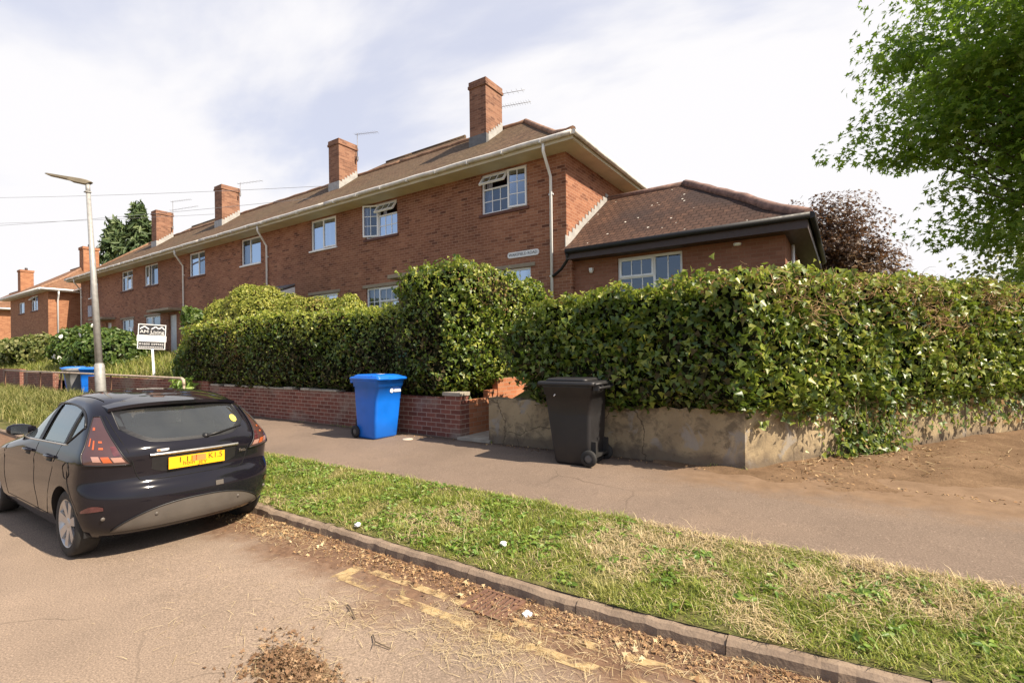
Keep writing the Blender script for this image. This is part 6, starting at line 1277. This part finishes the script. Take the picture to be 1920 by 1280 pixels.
# black surround of the rear window and of the side glass
def surround(name, fn, polyf, w, n, mat, close=True):
    g = MB(); loop = [(polyf(i/n)[0], polyf(i/n)[1]) for i in range(n+1)] + [(polyf(i/n)[0], polyf(i/n)[2]) for i in range(n, -1, -1)]
    g.tube([fn(a, c) for a, c in loop + loop[:1]], w, 6); return g.build(name, mat, car)
surround('rear_window_seal', R_(-.010), rearpoly, .010, 24, M['trimblack'])
for s in (-1, 1):
    for k, (xa, xb) in enumerate(side_wins):
        cpatch('side_window', Sd(s, -.010), sidepoly(xa, xb, k == 2), 14, 6, M['sideglass'])
    for (xa, xb) in ((-1.60, -1.51), (-.875, -.825)):
        cpatch('window_pillar', Sd(s, .004), lambda u, xa=xa, xb=xb: (xa + (xb-xa)*u, sb(xa)+.012, st(xa)-.022), 3, 8, M['trimblack'])
    g = MB(); g.tube([Sd(s, .006)(x, sb(x)+.004) for x in np.linspace(-2.58, -.78, 24)], .0075, 6); g.build('chrome_strip', M['chrome'], car)
    g = MB(); g.tube([Sd(s, .003)(x, st(x)-.012) for x in np.linspace(-2.58, -.56, 40)], .010, 6); g.tube([Sd(s, .003)(x, sb(x)+.012+max(0, x+.80)*.62) for x in np.linspace(-.80, -.55, 8)], .008, 6); g.build('window_seal', M['trimblack'], car)
    # door gaps
    g = MB(); P_ = Sd(s, .0005)
    def dl(pts): g.tube([P_(x, z) for x, z in pts], .0022, 5, cap=False)
    dl([(-1.555, z) for z in np.linspace(.30, .97, 16)]); dl([(-2.63 - .02*math.sin(3*z), z) for z in np.linspace(.30, .95, 14)])
    dl([(-.90, 1.01), (-.915, .93), (-.95, .85), (-1.0, .76), (-1.05, .66), (-1.09, .56), (-1.14, .46), (-1.20, .38), (-1.24, .31)]); dl([(x, .305) for x in np.linspace(-2.62, -1.24, 20)])
    dl([(-.56, .88), (-.58, .80), (-.56, .70), (-.50, .62), (-.46, .56), (-.40, .50), (-.36, .42)])
    g.build('panel_gap', M['gap'], car)
    # filler flap on the near side, handles, mirror
    for hx in (-1.78, -1.08):
        hm = MB(); pts = [Sd(s, .030)(x, .885 + .012*(x-hx)) for x in np.linspace(hx-.10, hx+.10, 7)]; pts[0] = Sd(s, -.002)(hx-.115, .885); pts[-1] = Sd(s, -.002)(hx+.115, .885); hm.tube(pts, [.012, .015, .016, .016, .016, .015, .012], 8); ho = hm.build('door_handle', M['paint'], car)
        hm = MB(); hm.grid(lambda u, v: Sd(s, .002)(hx-.075+.15*u, .868 - .03*v), 6, 3); hm.build('handle_recess', M['gap'], ho)
    if s == -1:
        fm = MB(); fm.tube([Sd(s, .001)(-.60 + .078*math.cos(a), .80 + .072*math.sin(a)) for a in np.linspace(0, 6.283, 25)], .003, 4, cap=False); fm.build('filler_flap', M['gap'], car)
    mm = MB(); my = side_y(-2.48, 1.0)
    secs_ = [(-.02, .02, .02), (.05, .05, .05), (.10, .075, .062), (.17, .075, .062), (.21, .055, .045), (.225, .02, .02)]
    ring_loft(mm, [[(-2.50 + hx_*math.cos(a)*(1.15 if math.cos(a) < 0 else .7), s*(my + d), .99 + .035 + hz_*math.sin(a)) for a in np.linspace(0, 6.283, 13)[:-1]] for d, hx_, hz_ in secs_]); mi_ = mm.build('wing_mirror', M['paint'], car)
    mg = MB(); mg.add([(-2.445, s*(my+.06), .975), (-2.445, s*(my+.20), .985), (-2.445, s*(my+.20), 1.065), (-2.445, s*(my+.06), 1.075)], [(0, 1, 2, 3)]); mg.build('mirror_glass', M['mirrorglass'], mi_)
# spoiler over the rear window
sp = MB()
def spf(u, v):
    y = -.585 + 1.17*u; q = abs(y)/.585; ro = interp(XRt, 1.40) - .34 - .22*q**3; x1 = -.385 - .13*q**2.2; x = ro + (x1-ro)*v
    zt = 1.445 - .012*q**2 - .055*v**1.6 - .02*q**3 - (.02*q**4); return (x, y, zt)
def spb(u, v): x, y, z = spf(u, v); return (x - .004, y, z - .028*(v**.7) - .004)
N_ = 26; tv = [spf(i/N_, j/6) for i in range(N_+1) for j in range(7)]; bv = [spb(i/N_, j/6) for i in range(N_+1) for j in range(7)]
sp.add(tv, [(i*7+j, (i+1)*7+j, (i+1)*7+j+1, i*7+j+1) for i in range(N_) for j in range(6)], 0, True); sp.add(bv, [(i*7+j, i*7+j+1, (i+1)*7+j+1, (i+1)*7+j) for i in range(N_) for j in range(6)], 0, True)
sp.add([spf(i/N_, 1) for i in range(N_+1)] + [spb(i/N_, 1) for i in range(N_+1)], [(i, i+1, N_+2+i, N_+1+i) for i in range(N_)], 0, True)
for e in (0, 1): sp.add([spf(e, j/6) for j in range(7)] + [spb(e, j/6) for j in range(7)], [(j, j+1, 8+j, 7+j) for j in range(6)], 0, True)
sp.build('spoiler', M['paint'], car)
g = MB(); g.tube([(rear_x(y, 1.36)-.03, y, 1.385) for y in np.linspace(-.15, .15, 9)], .008, 6); g.build('brake_light', M['redlens'], car)
# tail lamps wrapped round the corners
def corner(phi, z, o=0.0):
    W_ = interp(Wt, z); xr = interp(XRt, z); rr = interp(RRt, z)
    x = xr - rr + rr*max(0, math.cos(phi))**(2/PR) - .02*math.sin(phi)**(4/PR); y = W_*math.sin(phi)**(2/PR); nx, ny = math.cos(phi)**.8 if phi < 1.57 else 0, math.sin(phi)**.8; return (x + o*nx, y + o*ny, z)
def lamp_pt(d, z, o):      # d < 0: metres back along the flank from the corner, 0..1: round the corner towards the middle
    if d >= 0: return corner(math.pi/2 - d, z, o)
    xs = interp(XRt, z) - interp(RRt, z) - .02; x = xs + d; return (x, side_y(x, z) + o, z)
def lamp_rng(z):
    t = min(1, max(0, (z-.855)/(1.27-.855))); inn = 1.00 - .50*t**.9; outr = .10 + .22*t**1.1
    if t < .25: outr += (.25-t)*.9
    return outr, inn
for s in (-1, 1):
    def lf(o): return lambda u, v: (lambda z: (lambda a, b: (lambda p: (p[0], s*p[1], p[2]))(lamp_pt(b + (a-b)*u, z, o)))(*lamp_rng(z)))(.855 + .02*u*(1-v) + .415*v)
    g = MB(); g.grid(lf(.010), 12, 14); g.grid(lf(-.004), 12, 14)
    tl = g.build('tail_light', M['smokelens'], car)
    def sub(name, u0, u1, v0, v1, mat, o=.013): q = MB(); f = lf(o); q.grid(lambda u, v: f(u0+(u1-u0)*u, v0+(v1-v0)*v), 5, 4); q.build(name, mat, tl)
    sub('reversing_lens', .05, .24, .06, .17, M['clearlens']); sub('indicator_lens', .27, .44, .06, .19, M['amber']); sub('lens', .47, .66, .08, .20, M['clearlens'])
    sub('lens', .04, .16, .20, .40, M['redlens']); sub('brake_lens', .34, .46, .34, .38, M['amber']); sub('brake_lens', .34, .46, .47, .51, M['amber']); sub('brake_lens', .60, .66, .34, .52, M['amber']); sub('brake_lens', .76, .82, .40, .56, M['amber']); sub('brake_lens', .60, .76, .72, .78, M['amber'])
    g = MB(); f = lf(.012); g.tube([f(0, v) for v in np.linspace(0, 1, 14)] + [f(u, 1) for u in np.linspace(0, 1, 6)] + [f(1, v) for v in np.linspace(1, 0, 14)] + [f(u, 0) for u in np.linspace(1, 0, 8)], .006, 5); g.build('lamp_rim', M['trimblack'], tl)
# tailgate shut lines, chrome bar, plate recess and plate
g = MB(); Q = R_(.0005)
def tgl(pts): g.tube([Q(y, z) for y, z in pts], .0036, 5, cap=False)
for s in (-1, 1): tgl([(s*.605, 1.27), (s*.60, 1.18), (s*.578, 1.06), (s*.552, .97), (s*.525, .88), (s*.50, .79), (s*.485, .74), (s*.465, .705), (s*.43, .69)])
tgl([(y, .69) for y in np.linspace(-.43, .43, 20)]); g.build('tailgate_gap', M['gap'], car)
tg = MB(); tg.grid(lambda u, v: (rear_x(-.40+.80*u, .915)+.012 + .010*math.sin(math.pi*v), -.40+.80*u, .905 + .026*v), 18, 4); tg.grid(lambda u, v: (rear_x(-.40+.80*u, .915)-.004 + .016*(1-v), -.40+.80*u, .905 - .002*v), 18, 1); tg.build('chrome_bar', M['chrome'], car)
cpatch('plate_recess', R_(.002), lambda u: (-.38 + .76*u, .745 + .045*abs(2*u-1)**6, .902), 18, 6, M['trimblack'])
px0 = rear_x(.26, .82) + .028; g = MB(); g.box(px0-.006, px0, -.255, .255, .765, .876); pt = g.build('number_plate', M['plate'], car, bevel=.002)
fm = Matrix.Translation((px0+.0006, 0, 0)) @ Matrix(((0, 0, 1, 0), (1, 0, 0, 0), (0, 1, 0, 0), (0, 0, 0, 1)))
M['platered'] = simple('orange_smudge', (0.80, 0.20, 0.05), .6)
text_mesh('plate_text', '1 111', .075, M['gap'], pt, fm @ Matrix.Translation((-.085, .838, 0)), .0004, fit=.15); text_mesh('plate_text', 'hoin', .055, M['gap'], pt, fm @ Matrix.Translation((-.08, .803, 0)), .0004, fit=.10)
text_mesh('plate_text', 'K1.5', .075, M['gap'], pt, fm @ Matrix.Translation((.165, .838, 0)), .0004, fit=.13); text_mesh('plate_text', '.JEY', .045, M['gap'], pt, fm @ Matrix.Translation((.04, .789, 0)), .0004, fit=.09)
g = MB(); g.box(px0+.0004, px0+.001, -.045, .075, .81, .868); g.build('plate_smudge', M['platered'], pt)
text_mesh('model_badge', 'Fiesta', .05, M['chrome'], car, Matrix.Translation((rear_x(.46, .845)+.006, .462, .845)) @ Matrix.Rotation(R(24), 4, 'Z') @ Matrix(((0, 0, 1, 0), (1, 0, 0, 0), (0, 1, 0, 0), (0, 0, 0, 1))), .002, fit=.10)
g = MB(); g.box(rear_x(-.30, .955)+.001, rear_x(-.30, .955)+.004, -.345, -.245, .945, .965); st_ = g.build('dealer_sticker', M['white'], car); g = MB(); g.box(rear_x(-.30, .955)+.0041, rear_x(-.30, .955)+.005, -.343, -.315, .947, .963); g.build('sticker_red', M['platered'], st_)
# wiper and sticker on the rear glass
g = MB(); g.tube([(rear_x(.12, 1.045)+.02, .10, 1.035), (rear_x(.25, 1.06)+.016, .25, 1.06), (rear_x(.50, 1.10)+.012, .50, 1.095)], [.014, .010, .007], 7); g.lathe([(0, .02), (.028, .012), (.03, -.02)], (rear_x(.1, 1.035), .10, 1.035), 'x', 12); g.build('rear_wiper', M['trimblack'], car)
M['yellowsticker'] = simple('yellow_round_sticker', (0.80, 0.62, 0.10), .5)
g = MB(); sx_, sy_, sz_ = rear_x(.45, 1.17), .46, 1.17; g.add([(rear_x(sy_+.036*math.cos(a), sz_+.036*math.sin(a))-.006, sy_+.036*math.cos(a), sz_+.036*math.sin(a)) for a in np.linspace(0, 6.283, 19)[:-1]], [tuple(range(18))]); g.build('window_sticker', M['yellowsticker'], car)
# lower bumper: grey diffuser, reflectors, sensors, tow cover
def dif(u): y = -.66 + 1.32*u; q = abs(y)/.66; return (y, .262, .275 + .205*(1 - q**2.4)**.75)
cpatch('diffuser', R_(.006), dif, 34, 6, M['greyplastic'])
g = MB(); g.tube([R_(.006)(dif(u)[0], dif(u)[2]) for u in np.linspace(0, 1, 40)], .007, 6); g.build('diffuser_edge', M['trimblack'], car)
for y in (-.36, .38): g = MB(); g.lathe([(0, rear_x(y, .38)+.012), (.014, rear_x(y, .38)+.011), (.018, rear_x(y, .38))], (0, y, .385), 'x', 12); g.build('parking_sensor', M['greyplastic'], car)
for y in (-.72, .74): g = MB(); p = R_(.006)(y, .40); g.lathe([(0, .006), (.014, .005), (.017, 0)], (p[0], p[1], p[2]), 'x', 12); g.build('parking_sensor', M['greyplastic'], car)
for s in (-1, 1): cpatch('reflector', lambda a, z: (lambda p: (p[0], s*p[1], p[2]))(corner(a, z, .005)), lambda u: (.93 + .40*u, .455 + .02*(1-u) - .0*u, .472 + .045*math.sin(math.pi*min(1, u*.75+.25))), 10, 3, M['redlens'])
cpatch('tow_cover', R_(.004), lambda u: (.145 + .075*u, .545, .590), 3, 2, M['greyplastic'])
# under tray, wheels
g = MB(); g.box(-3.7, -.25, -.62, .62, .19, .23); g.build('floor', M['gap'], car)
for wx in (-.69, -3.18):
    for s in (-1, 1):
        w = MB(); yo, yi = s*.835, s*.645
        w.lathe([(.215, yo - s*.008), (.25, yo), (.285, yo - s*.004), (.300, yo - s*.02), (.302, (yo+yi)/2), (.300, yi + s*.02), (.28, yi), (.2, yi)], (wx, 0, .302), 'y', 40)
        wo = w.build('wheel', M['rubber'], car)
        r_ = MB(); r_.lathe([(.218, yo - s*.006), (.207, yo - s*.010), (.195, yo - s*.045), (.19, yi + s*.03)], (wx, 0, .302), 'y', 40)
        for k in range(7):
            a = 2*math.pi*k/7 + .25
            for da in (-.09, .09):
                p0 = (wx + .045*math.cos(a+da*1.2), yo - s*.030, .302 + .045*math.sin(a+da*1.2)); p1 = (wx + .205*math.cos(a+da), yo - s*.016, .302 + .205*math.sin(a+da)); r_.beam(p0, p1, .046, .022, (0, s, 0))
        r_.lathe([(0, yo - s*.012), (.03, yo - s*.012), (.055, yo - s*.022), (.06, yo - s*.04)], (wx, 0, .302), 'y', 20); r_.build('rim', M['alloy'], wo)
        d_ = MB(); d_.lathe([(0, yo - s*.06), (.125, yo - s*.06), (.125, yo - s*.075)], (wx, 0, .302), 'y', 24); d_.lathe([(0, yo - s*.10), (.19, yo - s*.10)], (wx, 0, .302), 'y', 24); d_.build('brake_disc', M['wheelgrey'], wo)
        if wx > -1: f_ = MB(); f_.box(wx+.335, wx+.345, min(s*.62, s*.80), max(s*.62, s*.80), .22, .40); f_.build('mud_flap', M['trimblack'], car)
# seats and parcel shelf seen through the glass
g = MB()
def sbox(mb, x0, x1, y0, y1, z0, z1): mb.box(x0, x1, y0, y1, z0, z1)
sbox(g, -1.05, -.90, -.58, .58, .66, 1.10); o = g.build('rear_seat', M['seat'], car, bevel=.05)
for y in (-.36, .36): g = MB(); sbox(g, -1.02, -.94, y-.12, y+.12, 1.08, 1.25); g.build('headrest', M['seat'], car, bevel=.03)
for y in (-.36, .36):
    g = MB(); sbox(g, -2.05, -1.90, y-.22, y+.22, .62, 1.15); fs_ = g.build('front_seat', M['seat'], car, bevel=.05); g = MB(); sbox(g, -2.0, -1.92, y-.12, y+.12, 1.15, 1.33); g.build('headrest', M['seat'], fs_, bevel=.03)
g = MB(); sbox(g, -.88, -.20, -.55, .55, .93, .95); g.build('parcel_shelf', M['seat'], car)
g = MB(); sbox(g, -2.9, -2.45, -.66, .66, .78, .96); g.build('dashboard', M['trimblack'], car, bevel=.04)
def roof_z(x, y):
    lo, hi = 1.2, 1.478
    for _ in range(30):
        mid = (lo+hi)/2
        if side_y(x, mid) > y: lo = mid
        else: hi = mid
    return lo
g = MB()
for s in (-1, 1): g.tube([(x, s*y, roof_z(x, y)) for x in np.linspace(-1.85, -.74, 16) for y in [interp([(-2.0, .53), (-1.3, .56), (-.7, .545)], x)]], .0035, 5)
g.build('roof_seam', M['gap'], car)
